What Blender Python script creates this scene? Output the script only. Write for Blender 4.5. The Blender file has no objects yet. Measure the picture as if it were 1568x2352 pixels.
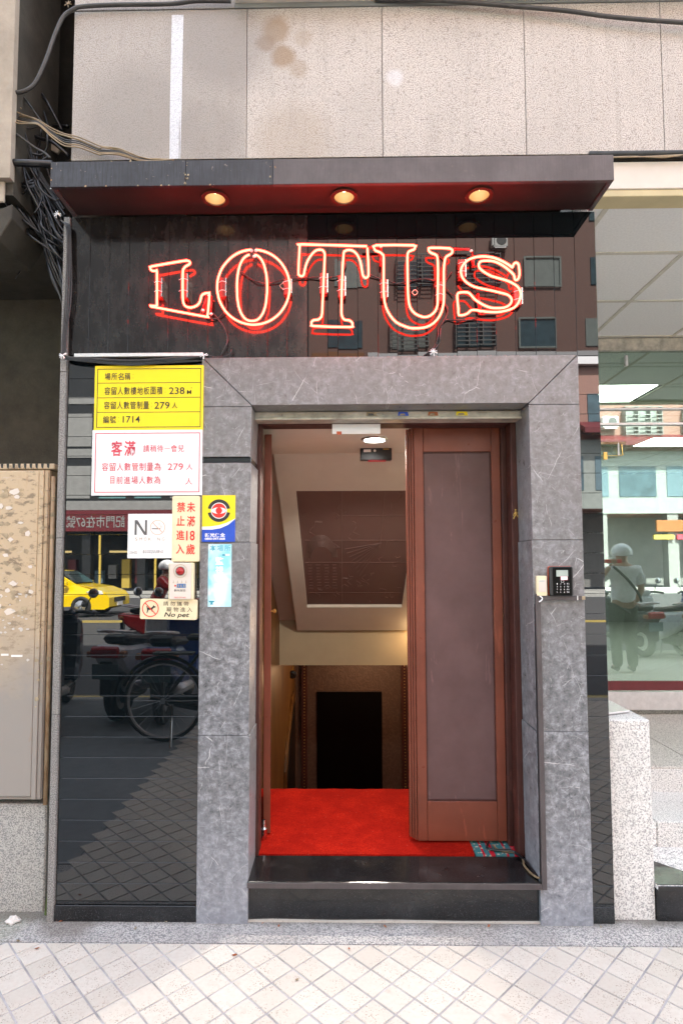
import bpy, bmesh, math, random
from mathutils import Vector, Matrix
random.seed(7)
R_ = math.radians
C = bpy.context.scene.collection
sc = bpy.context.scene
# ---------------------------------------------------------------- camera, sky, sun, exposure
cd = bpy.data.cameras.new('camera'); cam = bpy.data.objects.new('camera', cd); C.objects.link(cam); sc.camera = cam
cd.sensor_fit = 'VERTICAL'; cd.sensor_height = 36.0; cd.lens = 36.0 * 1332.16 / 2352
cd.shift_x = 17.16 / 2352; cd.shift_y = 44.62 / 2352; cd.clip_start = 0.02; cd.clip_end = 400
yaw, pitch, roll = 0.0147, 0.0576, -0.0027
fw = Vector((-math.sin(yaw)*math.cos(pitch), math.cos(yaw)*math.cos(pitch), math.sin(pitch)))
rt = Vector((math.cos(yaw), math.sin(yaw), 0)); up = rt.cross(fw)
r2 = math.cos(roll)*rt + math.sin(roll)*up; u2 = -math.sin(roll)*rt + math.cos(roll)*up
mw = Matrix((r2, u2, -fw)).transposed().to_4x4(); mw.translation = Vector((0, -2.5143, 1.5)); cam.matrix_world = mw
SUN_EL, SUN_AZ = R_(52), R_(12)          # the sun stands behind this building; the street beyond its shadow is lit
w = bpy.data.worlds.new('World'); sc.world = w; w.use_nodes = True
nt = w.node_tree; bg = nt.nodes['Background']; sky = nt.nodes.new('ShaderNodeTexSky'); sky.sky_type = 'NISHITA'
sky.sun_disc = False; sky.sun_elevation = SUN_EL; sky.sun_rotation = SUN_AZ; sky.dust_density = 3; sky.air_density = 1.0; sky.ozone_density = 1
hs = nt.nodes.new('ShaderNodeHueSaturation'); hs.inputs['Saturation'].default_value = 0.38
nt.links.new(sky.outputs[0], hs.inputs['Color']); nt.links.new(hs.outputs[0], bg.inputs[0]); bg.inputs[1].default_value = 0.15
sd = bpy.data.lights.new('sun', 'SUN'); sd.energy = 5.0; sd.angle = R_(0.5); sd.color = (1, .97, .90)
sun = bpy.data.objects.new('sun', sd); C.objects.link(sun)
sdir = Vector((math.sin(SUN_AZ)*math.cos(SUN_EL), math.cos(SUN_AZ)*math.cos(SUN_EL), math.sin(SUN_EL)))
sun.rotation_euler = sdir.to_track_quat('Z', 'Y').to_euler()
vs = sc.view_settings; vs.view_transform = 'Standard'; vs.look = 'None'; vs.gamma = 1; vs.use_curve_mapping = False
vs.exposure = 3.22
sc.cycles.max_bounces = 10; sc.cycles.diffuse_bounces = 5; sc.cycles.transparent_max_bounces = 12; sc.cycles.glossy_bounces = 4
sc.cycles.sample_clamp_indirect = 6
sc.cycles.caustics_reflective = False; sc.cycles.caustics_refractive = False

# ---------------------------------------------------------------- materials
class N:
    def __init__(s, name):
        s.m = bpy.data.materials.new(name); s.m.use_nodes = True; s.t = s.m.node_tree
        s.b = s.t.nodes['Principled BSDF']; s.out = s.t.nodes['Material Output']; s.p = None
    def pos(s):
        if not s.p: s.p = s.t.nodes.new('ShaderNodeNewGeometry').outputs['Position']
        return s.p
    def new(s, typ, **k):
        n = s.t.nodes.new(typ)
        for a, v in k.items(): setattr(n, a, v)
        return n
    def link(s, a, b): s.t.links.new(a, b)
    def val(s, sock, v):
        if hasattr(v, 'links') or isinstance(v, bpy.types.NodeSocket): s.link(v, sock)
        else: sock.default_value = v
    def noise(s, scale=5, detail=4, rough=.6, vec=None, stretch=None, dist=0):
        n = s.new('ShaderNodeTexNoise'); n.inputs['Scale'].default_value = scale; n.inputs['Detail'].default_value = detail
        n.inputs['Roughness'].default_value = rough; n.inputs['Distortion'].default_value = dist
        v = vec if vec is not None else s.pos()
        if stretch:
            m = s.new('ShaderNodeMapping'); m.inputs['Scale'].default_value = stretch; s.link(v, m.inputs['Vector']); v = m.outputs[0]
        s.link(v, n.inputs['Vector']); return n.outputs['Fac']
    def voro(s, scale, feature='F1', vec=None, out='Distance', rnd=1):
        n = s.new('ShaderNodeTexVoronoi', feature=feature); n.inputs['Scale'].default_value = scale; n.inputs['Randomness'].default_value = rnd
        s.link(vec if vec is not None else s.pos(), n.inputs['Vector']); return n.outputs[out]
    def warp(s, scale, amt):
        n = s.new('ShaderNodeTexNoise'); n.inputs['Scale'].default_value = scale; n.inputs['Detail'].default_value = 3; s.link(s.pos(), n.inputs['Vector'])
        a = s.new('ShaderNodeVectorMath', operation='MULTIPLY_ADD'); s.link(n.outputs['Color'], a.inputs[0]); a.inputs[1].default_value = (amt,)*3; s.link(s.pos(), a.inputs[2]); return a.outputs[0]
    def ramp(s, f, stops, interp='LINEAR'):
        n = s.new('ShaderNodeValToRGB'); e = n.color_ramp.elements; n.color_ramp.interpolation = interp
        while len(e) < len(stops): e.new(.5)
        for i, (p, c) in enumerate(stops):
            e[i].position = p; e[i].color = (c if len(c) == 4 else (*c, 1)) if hasattr(c, '__len__') else (c, c, c, 1)
        s.link(f, n.inputs[0]); return n.outputs[0]
    def mix(s, f, a, b, mode='MIX'):
        n = s.new('ShaderNodeMix', data_type='RGBA', blend_type=mode); s.val(n.inputs[0], f)
        for k, v in ((6, a), (7, b)):
            if isinstance(v, tuple): v = (*v, 1) if len(v) == 3 else v
            s.val(n.inputs[k], v)
        return n.outputs[2]
    def math(s, op, a, b=0.0):
        n = s.new('ShaderNodeMath', operation=op); s.val(n.inputs[0], a); s.val(n.inputs[1], b); return n.outputs[0]
    def xyz(s):
        n = s.new('ShaderNodeSeparateXYZ'); s.link(s.pos(), n.inputs[0]); return n.outputs
    def rnd(s): return s.new('ShaderNodeObjectInfo').outputs['Random']
    def blob(s, c, r, warpamt=.04, wscale=9):
        d = s.new('ShaderNodeVectorMath', operation='DISTANCE'); s.link(s.warp(wscale, warpamt), d.inputs[0]); d.inputs[1].default_value = Vector(c) + Vector((warpamt/2,)*3)
        return s.ramp(s.math('DIVIDE', d.outputs['Value'], r), [(.55, 1.0), (1.0, 0.0)])
    def bump(s, h, strength=.3, dist=.002):
        n = s.new('ShaderNodeBump'); n.inputs['Strength'].default_value = strength; n.inputs['Distance'].default_value = dist
        s.link(h, n.inputs['Height']); s.link(n.outputs[0], s.b.inputs['Normal']); return n
    def set(s, col=None, rough=None, metal=None, ior=None, spec=None, coat=None):
        if col is not None: s.val(s.b.inputs['Base Color'], (*col, 1) if isinstance(col, tuple) and len(col) == 3 else col)
        if rough is not None: s.val(s.b.inputs['Roughness'], rough)
        if metal is not None: s.b.inputs['Metallic'].default_value = metal
        if ior is not None: s.b.inputs['IOR'].default_value = ior
        if spec is not None: s.b.inputs['Specular IOR Level'].default_value = spec
        if coat is not None: s.b.inputs['Coat Weight'].default_value = coat
        return s.m

def plain(name, col, rough=.5, metal=0, var=.12, scale=20, bump=0, **k):
    n = N(name); c = tuple(col)
    f = n.ramp(n.noise(scale, 4), [(.3, 0.0), (.7, 1.0)])
    col2 = n.mix(f, tuple(x*(1-var) for x in c), tuple(min(1, x*(1+var)) for x in c)); n.set(col2, rough, metal, **k)
    if bump: n.bump(n.noise(scale*8, 3), bump, .001)
    return n.m
def emis(name, col, strength):
    n = N(name); n.set((0, 0, 0), .5); n.b.inputs['Emission Color'].default_value = (*col, 1); n.b.inputs['Emission Strength'].default_value = strength; return n.m

MT = {}
def granite(name, dark, mid, light, scale=230, rough=.6, wear=None):
    n = N(name); a = n.noise(scale, 2, .5); big = n.noise(2.2, 4, .6)
    c = n.ramp(a, [(.36, dark), (.46, mid), (.56, light), (.68, tuple(min(1, x*1.12) for x in light))])
    c = n.mix(n.ramp(n.noise(scale*.45, 2), [(.60, 0.0), (.68, .8)]), c, dark)
    c = n.mix(n.ramp(big, [(.3, .32), (.65, 0.0)]), c, tuple(x*.62 for x in mid))
    r = n.math('MULTIPLY', n.rnd(), .22); c = n.mix(r, c, tuple(x*.8 for x in mid))
    if wear: c = wear(n, c)
    n.bump(a, .12, .001); n.set(c, rough); return n.m
def wallwear(n, c):
    for p, r, col, f in (((-.30, .05, 3.995), .085, (.26, .17, .09), .7), ((-.35, .05, 3.93), .055, (.24, .15, .08), .65), ((-.27, .05, 3.865), .07, (.25, .16, .08), .75), ((-.20, .05, 3.80), .055, (.30, .22, .14), .5), ((-.17,.05,3.95),.05,(.33,.25,.17),.4),
        ((-.22, .05, 3.45), .22, (.33, .25, .17), .35), ((-.55, .05, 3.95), .3, (.2, .18, .165), .5), ((-.95, .05, 3.6), .3, (.22, .2, .18), .45), ((-.62, .05, 3.5), .2, (.22, .2, .18), .35), ((.25, .05, 3.75), .05, (.7, .69, .72), .5)):
        c = n.mix(n.math('MULTIPLY', n.blob(p, r), f), c, col)
    x, y, z = n.xyz()
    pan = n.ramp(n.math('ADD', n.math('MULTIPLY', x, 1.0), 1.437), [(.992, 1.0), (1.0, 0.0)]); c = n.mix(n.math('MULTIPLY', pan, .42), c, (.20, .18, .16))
    drip = n.noise(14, 3, .6, stretch=(1.6, 1, .12)); c = n.mix(n.ramp(drip, [(.52, 0.0), (.75, .3)]), c, (.27, .23, .2))
    rim = n.math('MULTIPLY', n.ramp(n.math('ADD', z, n.math('MULTIPLY', drip, .25)), [(0, 0.0), (1, 0.0)]), 1.0)
    return c
MT['gran'] = granite('beige granite cladding', (.24, .20, .175), (.46, .41, .365), (.62, .565, .52), 200, .55, wallwear)
MT['grangrey'] = granite('grey granite strip', (.06, .055, .05), (.18, .17, .16), (.36, .35, .33), 260, .7)
MT['granbase'] = granite('weathered grey granite base', (.14, .145, .15), (.36, .355, .33), (.52, .51, .465), 190, .75)
MT['granwhite'] = granite('pale speckled granite', (.20, .20, .21), (.66, .65, .62), (.80, .79, .76), 170, .6)
MT['granstep'] = granite('pinkish granite step', (.18, .17, .16), (.50, .475, .43), (.66, .63, .58), 200, .6)
MT['agg'] = None
def aggregate():
    n = N('exposed aggregate strip'); v = n.voro(150); a = n.noise(260, 2)
    c = n.ramp(v, [(.12, (.64, .62, .58)), (.45, (.44, .43, .41)), (.75, (.20, .20, .20))])
    c = n.mix(n.ramp(n.noise(3, 5), [(.35, .55), (.62, 0.0)]), c, (.23, .22, .21))
    c = n.mix(n.math('MULTIPLY', n.blob((-1.42, -.02, 0), .13, .08), .28), c, (.18, .20, .10))
    c = n.mix(n.math('MULTIPLY', n.blob((-1.15, .0, 0), .14, .08), .6), c, (.12, .10, .08))
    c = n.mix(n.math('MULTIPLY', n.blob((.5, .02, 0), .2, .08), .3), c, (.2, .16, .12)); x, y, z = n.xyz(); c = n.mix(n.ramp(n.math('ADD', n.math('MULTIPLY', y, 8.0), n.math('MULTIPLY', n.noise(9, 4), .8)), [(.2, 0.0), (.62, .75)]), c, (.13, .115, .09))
    n.bump(n.math('SUBTRACT', 1.0, v), .9, .004); n.set(c, .8); return n.m
MT['agg'] = aggregate()
def paver():
    n = N('cream paving tile'); r = n.rnd()
    c = n.mix(r, (.50, .47, .41), (.56, .53, .47))
    c = n.mix(n.ramp(n.noise(60, 3), [(.35, .35), (.6, 0.0)]), c, (.46, .40, .34))
    pit = n.ramp(n.voro(130), [(.0, 1.0), (.24, 1.0), (.34, 0.0)]); pm = n.ramp(n.noise(9, 4, .7), [(.44, 0.0), (.60, .9)])
    c = n.mix(n.math('MULTIPLY', pit, pm), c, (.25, .20, .15))
    c = n.mix(n.ramp(n.noise(2.6, 4), [(.50, 0.0), (.75, .3)]), c, (.38, .36, .32)); c = n.mix(n.ramp(n.noise(7, 5, .7), [(.60, 0.0), (.72, .5)]), c, (.36, .31, .25))
    n.bump(n.noise(90, 4), .35, .002); n.set(c, .55); return n.m
MT['paver'] = paver()
MT['grout'] = plain('grey paving grout', (.36, .355, .36), .9, var=.4, scale=7, bump=.4)
def marble():
    n = N('grey veined marble'); r = n.rnd()
    big = n.noise(3.5, 5, .6); fl = n.noise(30, 7, .75, dist=.25); f2 = n.noise(95, 3, .6)
    c = n.ramp(fl, [(.37, (.052, .057, .066)), (.44, (.125, .132, .145)), (.52, (.22, .23, .25)), (.62, (.44, .46, .49))])
    c = n.mix(n.ramp(f2, [(.5, 0.0), (.7, .35)]), c, (.28, .285, .30))
    c = n.mix(n.ramp(big, [(.35, .5), (.65, 0.0)]), c, (.095, .096, .098))
    c = n.mix(n.math('MULTIPLY', r, .3), c, (.14, .14, .138))
    x, y, z = n.xyz()
    warm = n.ramp(n.math('MULTIPLY', n.math('ADD', z, n.math('MULTIPLY', n.noise(2, 3), .8)), .33), [(.45, 0.0), (.75, .5)]); c = n.mix(warm, c, (.20, .178, .172))
    scuff = n.noise(30, 4, .7, stretch=(1, 1, .16)); c = n.mix(n.ramp(scuff, [(.5, 0.0), (.75, .35)]), c, (.26, .27, .29))
    low = n.ramp(n.math('ADD', z, n.math('MULTIPLY', big, .9)), [(.3, .75), (1.0, 0.0)])   # paler and bluer towards the bottom
    c = n.mix(n.math('MULTIPLY', low, .5), c, (.46, .495, .57))
    for sc_, warp_, w_, lo, hi, st, col in ((2.6, .05, .0035, .50, .60, (1.5, 1, .7), .6), (5.5, .04, .0040, .52, .60, (.6, 1, 1.4), .5), (4.0, .03, .0030, .54, .62, (1.6, 1, .5), .55), (11, .03, .0075, .55, .64, (1, 1, 1.2), .45)):
        m = n.new('ShaderNodeMapping'); n.link(n.warp(4 + sc_, warp_), m.inputs['Vector']); m.inputs['Scale'].default_value = st; m.inputs['Rotation'].default_value = (0, sc_, 0); m.inputs['Location'].default_value = (sc_, 2, 1)
        v = n.ramp(n.voro(sc_, 'DISTANCE_TO_EDGE', m.outputs[0]), [(0, 1.0), (w_*.5, .8), (w_, 0.0)])
        g = n.ramp(n.noise(4 + sc_*.5, 3, .5, vec=n.warp(1, sc_)), [(lo, 0.0), (hi, 1.0)])
        c = n.mix(n.math('MULTIPLY', v, g), c, (col, col, col*1.01))
    n.bump(fl, .05, .001); n.set(c, n.ramp(fl, [(.3, .24), (.7, .45)])); return n.m
MT['marble'] = marble()
def blacktile(name='black polished tile', mark=True):
    n = N(name); d = n.noise(400, 2); sm = n.noise(5, 4, .7)
    c = n.mix(n.ramp(d, [(.70, 0.0), (.76, .5)]), (.003, .005, .006), (.2, .21, .2))
    c = n.mix(n.ramp(n.noise(9, 5, .7, stretch=(1, 1, .5)), [(.55, 0.0), (.8, .35)]), c, (.02, .021, .021))
    n.set(c, n.ramp(sm, [(.42, .004), (.75, .022)]), ior=1.85)
    return n.m
MT['btile'] = blacktile()
MT['ftile'] = blacktile('black fascia tile'); MT['ftile'].node_tree.nodes['Principled BSDF'].inputs['IOR'].default_value = 1.38
def dulltile():
    n = N('scuffed black tile'); sm = n.noise(7, 4, .7)
    c = n.mix(n.ramp(n.noise(16, 5, .7, stretch=(1.5, 1, .6)), [(.40, 0.0), (.68, .7)]), (.009, .008, .008), (.032, .030, .029))
    c = n.mix(n.ramp(n.noise(26, 4, .6, dist=1.5), [(.64, 0.0), (.69, .95)]), c, (.006, .006, .006))
    n.set(c, n.ramp(sm, [(.4, .07), (.7, .24)]), ior=1.5); return n.m
MT['dtile'] = dulltile()
def bstep():
    n = N('black granite step'); c = n.mix(n.ramp(n.noise(330, 2), [(.64, 0.0), (.72, .6)]), (.007, .008, .009), (.22, .22, .23))
    c = n.mix(n.ramp(n.noise(6, 5, .7), [(.5, 0.0), (.8, .45)]), c, (.06, .06, .062)); n.set(c, n.ramp(n.noise(8, 4), [(.35, .10), (.7, .28)]), ior=1.6); return n.m
MT['bstep'] = bstep()
def doorpaint(name, c1, c2, rough):
    n = N(name); a = n.noise(420, 2); c = n.mix(n.ramp(n.noise(5, 4, .6), [(.3, 0.0), (.7, 1.0)]), c1, c2)
    c = n.mix(n.ramp(n.noise(5, 5, .7, stretch=(3, 1, .5), dist=.7), [(.60, 0.0), (.66, .35)]), c, tuple(min(1, v*1.9) for v in c2)); n.bump(a, .5, .0012); n.set(c, n.ramp(n.noise(9, 4), [(.3, rough*.8), (.7, rough*1.3)]), spec=.35); return n.m
MT['door'] = doorpaint('red brown door paint', (.155, .040, .021), (.215, .058, .032), .34)
MT['dpanel'] = doorpaint('mauve brown door panel', (.10, .052, .050), (.14, .076, .074), .45)
MT['dframe'] = doorpaint('dark maroon frame paint', (.045, .014, .011), (.08, .025, .018), .48)
def carpet():
    n = N('red carpet'); c = n.ramp(n.noise(170, 3, .7), [(.30, (.20, .004, .002)), (.5, (.42, .013, .006)), (.72, (.60, .03, .012))])
    c = n.mix(n.ramp(n.noise(6, 5, .7), [(.42, .6), (.62, 0.0)]), c, (.25, .006, .004)); c = n.mix(n.ramp(n.noise(60, 3, .8), [(.60, 0.0), (.72, .5)]), c, (.22, .004, .003)); c = n.mix(n.ramp(n.voro(38), [(0, .9), (.03, .9), (.05, 0.0)]), c, (.6, .4, .35))
    n.bump(n.noise(500, 2), 1, .003); n.set(c, .95, spec=.05); return n.m
MT['carpet'] = carpet()
def rug():
    n = N('patterned rug edge'); v = n.voro(42); x, y, z = n.xyz(); 
    s = n.math('FRACT', n.math('MULTIPLY', n.math('SUBTRACT', x, n.math('MULTIPLY', y, .0)), 9.3))
    c = n.ramp(s, [(.0, (.04, .16, .18)), (.22, (.45, .015, .03)), (.42, (.03, .10, .12)), (.46, (.05, .19, .20)), (.9, (.45, .015, .03))], 'CONSTANT')
    c = n.mix(n.ramp(v, [(.22, .85), (.3, 0.0)]), c, (.55, .48, .36)); c = n.mix(n.ramp(n.voro(60), [(.12, .8), (.2, 0.0)]), c, (.5, .04, .03)); n.set(c, .95, spec=.1); return n.m
MT['rug'] = rug()
MT['steel'] = plain('dirty steel', (.46, .42, .35), .42, .3, var=.4, scale=14, bump=.2)
MT['alu'] = plain('brushed aluminium', (.62, .60, .60), .38, .7, var=.08, scale=30)
MT['cream'] = plain('cream plaster', (.66, .60, .53), .7, var=.06, scale=6)
MT['creamy'] = plain('yellowed plaster edge', (.55, .46, .27), .7, var=.1, scale=6)
MT['ceil'] = plain('mineral ceiling tile', (.80, .79, .765), .85, var=.06, scale=80, bump=.5)
MT['grid'] = plain('ceiling grid', (.60, .565, .48), .6)
MT['plaster'] = plain('stairwell plaster', (.56, .535, .47), .8, var=.04, scale=5)
MT['dropwall'] = plain('ochre plaster', (.36, .30, .20), .8, var=.05, scale=5)
MT['dark'] = plain('near black paint', (.006, .006, .007), .35, var=.3)
MT['screenblk'] = plain('black glass door', (.002, .002, .002), .3, var=.3, spec=.12)
MT['black'] = plain('black plastic', (.014, .014, .015), .32, var=.2)
MT['blackcab'] = plain('black cable sheath', (.010, .010, .012), .28, var=.3)
MT['greycab'] = plain('grey cable sheath', (.045, .042, .040), .45, var=.3)
MT['tancab'] = plain('tan cable sheath', (.26, .19, .11), .5, var=.35, scale=12)
MT['white'] = plain('white plastic', (.80, .79, .76), .35, var=.03)
MT['ivory'] = plain('ivory acrylic', (.78, .68, .45), .4, var=.05, scale=12)
MT['signwhite'] = plain('white acrylic', (.84, .83, .84), .28, var=.02)
MT['yellow'] = plain('yellow acrylic', (.84, .66, .005), .3, var=.03, scale=6)
MT['ykblack'] = plain('black print', (.012, .010, .010), .5)
MT['redprint'] = plain('pink red print', (.60, .055, .09), .5)
MT['red'] = plain('red print', (.68, .028, .02), .5)
MT['tanprint'] = plain('tan print', (.42, .33, .22), .5)
MT['palering'] = plain('faded orange print', (.78, .50, .38), .5)
MT['greyprint'] = plain('grey print', (.10, .10, .10), .5)
MT['blue'] = plain('blue print', (.012, .07, .48), .4)
MT['bluelab'] = plain('blue badge', (.05, .17, .38), .4)
MT['cyan'] = None
def cyan():
    n = N('pale cyan sticker'); c = n.ramp(n.noise(9, 3, .5, dist=.5), [(.42, (.26, .66, .80)), (.56, (.68, .84, .88))]); return n.set(c, .35)
MT['cyan'] = cyan()
MT['cyanprint'] = plain('cyan print', (.10, .46, .56), .5)
MT['teal'] = plain('teal print', (.02, .30, .40), .5)
MT['brass'] = plain('brass', (.55, .36, .11), .3, .9)
MT['chrome'] = plain('chrome', (.7, .7, .7), .15, 1, var=.03)
MT['lcd'] = plain('lcd screen', (.36, .42, .38), .2, var=.03)
MT['orange'] = plain('orange plastic', (.5, .08, .02), .4)
MT['redglass'] = plain('red lens', (.35, .006, .008), .1, var=.1)
MT['wood'] = None
def wood():
    n = N('golden brown panelling'); c = n.ramp(n.noise(7, 5, .6, stretch=(1, 1, .2), dist=.8), [(.3, (.07, .03, .008)), (.5, (.14, .065, .018)), (.7, (.22, .115, .03))]); return n.set(c, .4)
MT['wood'] = wood()
def wallpaper():
    n = N('swirled wallpaper'); v = n.warp(9, .22); wv = n.new('ShaderNodeTexWave', wave_type='RINGS'); wv.inputs['Scale'].default_value = 9; wv.inputs['Distortion'].default_value = 6; n.link(v, wv.inputs['Vector'])
    c = n.mix(n.ramp(wv.outputs['Fac'], [(.5, 0.0), (.9, .4)]), (.085, .048, .035), (.15, .092, .065)); n.bump(wv.outputs['Fac'], .4, .003); return n.set(c, .5)
MT['wallpaper'] = wallpaper()
def relief():
    n = N('brown relief panel'); x, y, z = n.xyz()
    n.set((.15, .095, .085), .55); c = n.mix(n.ramp(n.noise(6, 3), [(.4, 0.0), (.7, .3)]), (.135, .082, .072), (.17, .11, .098)); n.set(c)
    return n.m
MT['relief'] = relief()
def cabinet():
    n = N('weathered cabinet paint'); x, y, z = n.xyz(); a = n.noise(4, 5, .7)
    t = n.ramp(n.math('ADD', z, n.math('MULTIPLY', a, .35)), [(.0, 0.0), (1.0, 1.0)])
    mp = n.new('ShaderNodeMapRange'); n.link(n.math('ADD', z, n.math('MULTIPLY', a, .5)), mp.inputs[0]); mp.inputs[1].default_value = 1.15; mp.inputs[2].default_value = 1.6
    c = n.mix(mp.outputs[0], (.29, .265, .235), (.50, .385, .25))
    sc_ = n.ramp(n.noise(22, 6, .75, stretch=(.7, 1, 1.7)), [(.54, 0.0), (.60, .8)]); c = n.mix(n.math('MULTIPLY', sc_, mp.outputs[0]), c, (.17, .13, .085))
    s2 = n.ramp(n.noise(31, 6, .75, vec=n.warp(1, 2), stretch=(.6, 1, 1.5)), [(.60, 0.0), (.63, .8)]); c = n.mix(n.math('MULTIPLY', s2, mp.outputs[0]), c, (.52, .43, .33))
    c = n.mix(n.ramp(n.noise(12, 5, .7, stretch=(1, 1, .3)), [(.62, 0.0), (.75, .5)]), c, (.30, .15, .06))
    n.set(c, .55); n.bump(a, .2, .004); return n.m
MT['cab'] = cabinet()
MT['rustpipe'] = None
def rustp():
    n = N('rusty beige pipe'); c = n.ramp(n.noise(18, 5, .7, stretch=(1, 1, .35)), [(.42, (.45, .33, .21)), (.58, (.30, .19, .10)), (.70, (.22, .10, .04))]); return n.set(c, .7)
MT['rustpipe'] = rustp()
def concrete(name, a, b, sc=5):
    n = N(name); c = n.ramp(n.noise(sc, 6, .7), [(.3, a), (.7, b)]); n.bump(n.noise(90, 4), .5, .003); return n.set(c, .85)
MT['conc'] = concrete('beige render', (.27, .23, .18), (.42, .36, .29))
MT['darkconc'] = concrete('dark concrete', (.04, .035, .026), (.075, .066, .05), 7)  # dark tone for the gap walls, inner faces and hidden structure
MT['asphalt'] = concrete('asphalt', (.045, .045, .047), (.07, .07, .072), 60)
MT['apron'] = concrete('dark worn apron', (.16, .175, .18), (.24, .255, .26), 9)
MT['paper'] = plain('torn paper', (.55, .52, .48), .8, var=.1, scale=40)
MT['oldpaper'] = plain('stained paper', (.36, .29, .19), .8, var=.35, scale=30)
MT['leaf'] = plain('dry leaf', (.40, .12, .04), .7)
MT['moss'] = plain('moss', (.06, .085, .02), .95, var=.5, scale=90, bump=.6)
MT['canopyL'] = None
def canopy(name, base, alt, scr):
    n = N(name); c = n.mix(n.ramp(n.noise(7, 5, .7), [(.35, 0.0), (.7, 1.0)]), base, alt)
    c = n.mix(n.ramp(n.noise(40, 4, .7, stretch=(3.5, 1, .25)), [(.50, 0.0), (.56, scr)]), c, (.012, .012, .013))
    c = n.mix(n.ramp(n.noise(30, 4, .75), [(.64, 0.0), (.68, scr)]), c, (.26, .21, .17)); n.set(c, .42); n.bump(n.noise(60, 3), .1, .001); return n.m
MT['canopyL'] = canopy('blue black canopy board', (.016, .017, .022), (.04, .042, .052), .8)
MT['canopyR'] = canopy('brown black canopy board', (.055, .045, .046), (.088, .074, .075), .12)
MT['soffit'] = canopy('dark canopy underside', (.022, .014, .013), (.035, .020, .018), .1)
MT['lampwarm'] = emis('warm lamp cup', (1, .44, .14), .10)
MT['bulb'] = emis('bulb', (1, .72, .36), 2.2)
MT['lampcool'] = emis('light panel', (1, .98, .94), 3.0)
MT['neon'] = emis('neon gas', (1, .036, .019), 4.6)
def neonglass():
    n = N('neon glass'); tr = n.new('ShaderNodeBsdfTransparent'); em = n.new('ShaderNodeEmission'); em.inputs[0].default_value = (1, .035, .022, 1); em.inputs[1].default_value = .38
    ad = n.new('ShaderNodeAddShader'); tr.inputs[0].default_value = (.97, .88, .85, 1); n.link(tr.outputs[0], ad.inputs[0]); n.link(em.outputs[0], ad.inputs[1]); n.link(ad.outputs[0], n.out.inputs[0]); return n.m
MT['neonglass'] = neonglass()
MT['clearplastic'] = plain('smoked plastic support', (.16, .03, .025), .2, var=.2)
def glass(name, tint, refl):
    n = N(name); tr = n.new('ShaderNodeBsdfTransparent'); tr.inputs[0].default_value = (*tint, 1); gl = n.new('ShaderNodeBsdfGlossy'); gl.inputs['Roughness'].default_value = .0; gl.inputs[0].default_value = (.86, .95, .92, 1)
    fr = n.new('ShaderNodeFresnel'); fr.inputs[0].default_value = 1.5; m = n.new('ShaderNodeMixShader'); n.link(n.math('ADD', n.math('MULTIPLY', fr.outputs[0], .6), refl), m.inputs[0])
    n.link(tr.outputs[0], m.inputs[1]); n.link(gl.outputs[0], m.inputs[2]); n.link(m.outputs[0], n.out.inputs[0]); return n.m
MT['glass'] = glass('shop window glass', (.66, .76, .70), .17)
MT['glass2'] = plain('facade window glass', (.06, .10, .12), .08, var=.3, scale=2)
MT['brick'] = None
def brickf():
    n = N('red brick tile facade'); v = n.new('ShaderNodeMapping'); n.link(n.pos(), v.inputs[0]); v.inputs['Rotation'].default_value = (R_(90), 0, 0)
    b = n.new('ShaderNodeTexBrick'); n.link(v.outputs[0], b.inputs[0]); b.inputs['Scale'].default_value = 4; b.inputs['Color1'].default_value = (.24, .105, .078, 1); b.inputs['Color2'].default_value = (.29, .13, .095, 1); b.inputs['Mortar'].default_value = (.22, .16, .14, 1); b.inputs['Mortar Size'].default_value = .03
    return n.set(b.outputs[0], .6)
MT['brick'] = brickf()
MT['pale'] = plain('pale facade tile', (.26, .29, .27), .5, scale=3)
MT['darkfac'] = plain('dark facade cladding', (.012, .013, .014), .4, scale=2)
MT['greyfac'] = plain('grey facade', (.22, .22, .21), .6, scale=3)
MT['maroon'] = plain('maroon sign', (.11, .012, .016), .4)
MT['tealwin'] = plain('teal window', (.12, .26, .26), .15, scale=2)
MT['taxi'] = plain('taxi paint', (.85, .58, .0), .2, var=.02, coat=.6)
MT['tyre'] = plain('rubber', (.02, .02, .02), .7)
MT['carglass'] = plain('car glass', (.02, .03, .03), .05)
MT['orangesign'] = plain('orange sign', (.30, .11, .03), .5)
MT['scblack'] = plain('black scooter paint', (.035, .038, .05), .15, coat=.5)
MT['scwhite'] = plain('silver white scooter paint', (.72, .75, .77), .2, coat=.5)
MT['scblue'] = plain('dark blue scooter paint', (.03, .06, .22), .2, coat=.5)
MT['scred'] = plain('red scooter paint', (.5, .012, .01), .2, coat=.5)
MT['seat'] = plain('black vinyl seat', (.015, .015, .016), .45)
MT['skin'] = plain('skin', (.42, .24, .16), .5)
MT['shirt'] = plain('light grey shirt', (.70, .71, .74), .9)
MT['trouser'] = plain('dark trousers', (.03, .035, .03), .9)
MT['roadyellow'] = plain('yellow road paint', (.55, .40, .07), .6)
MT['roadwhite'] = plain('white road paint', (.7, .7, .68), .6)
MT['curtain'] = plain('blue curtain', (.11, .17, .20), .8)
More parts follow.
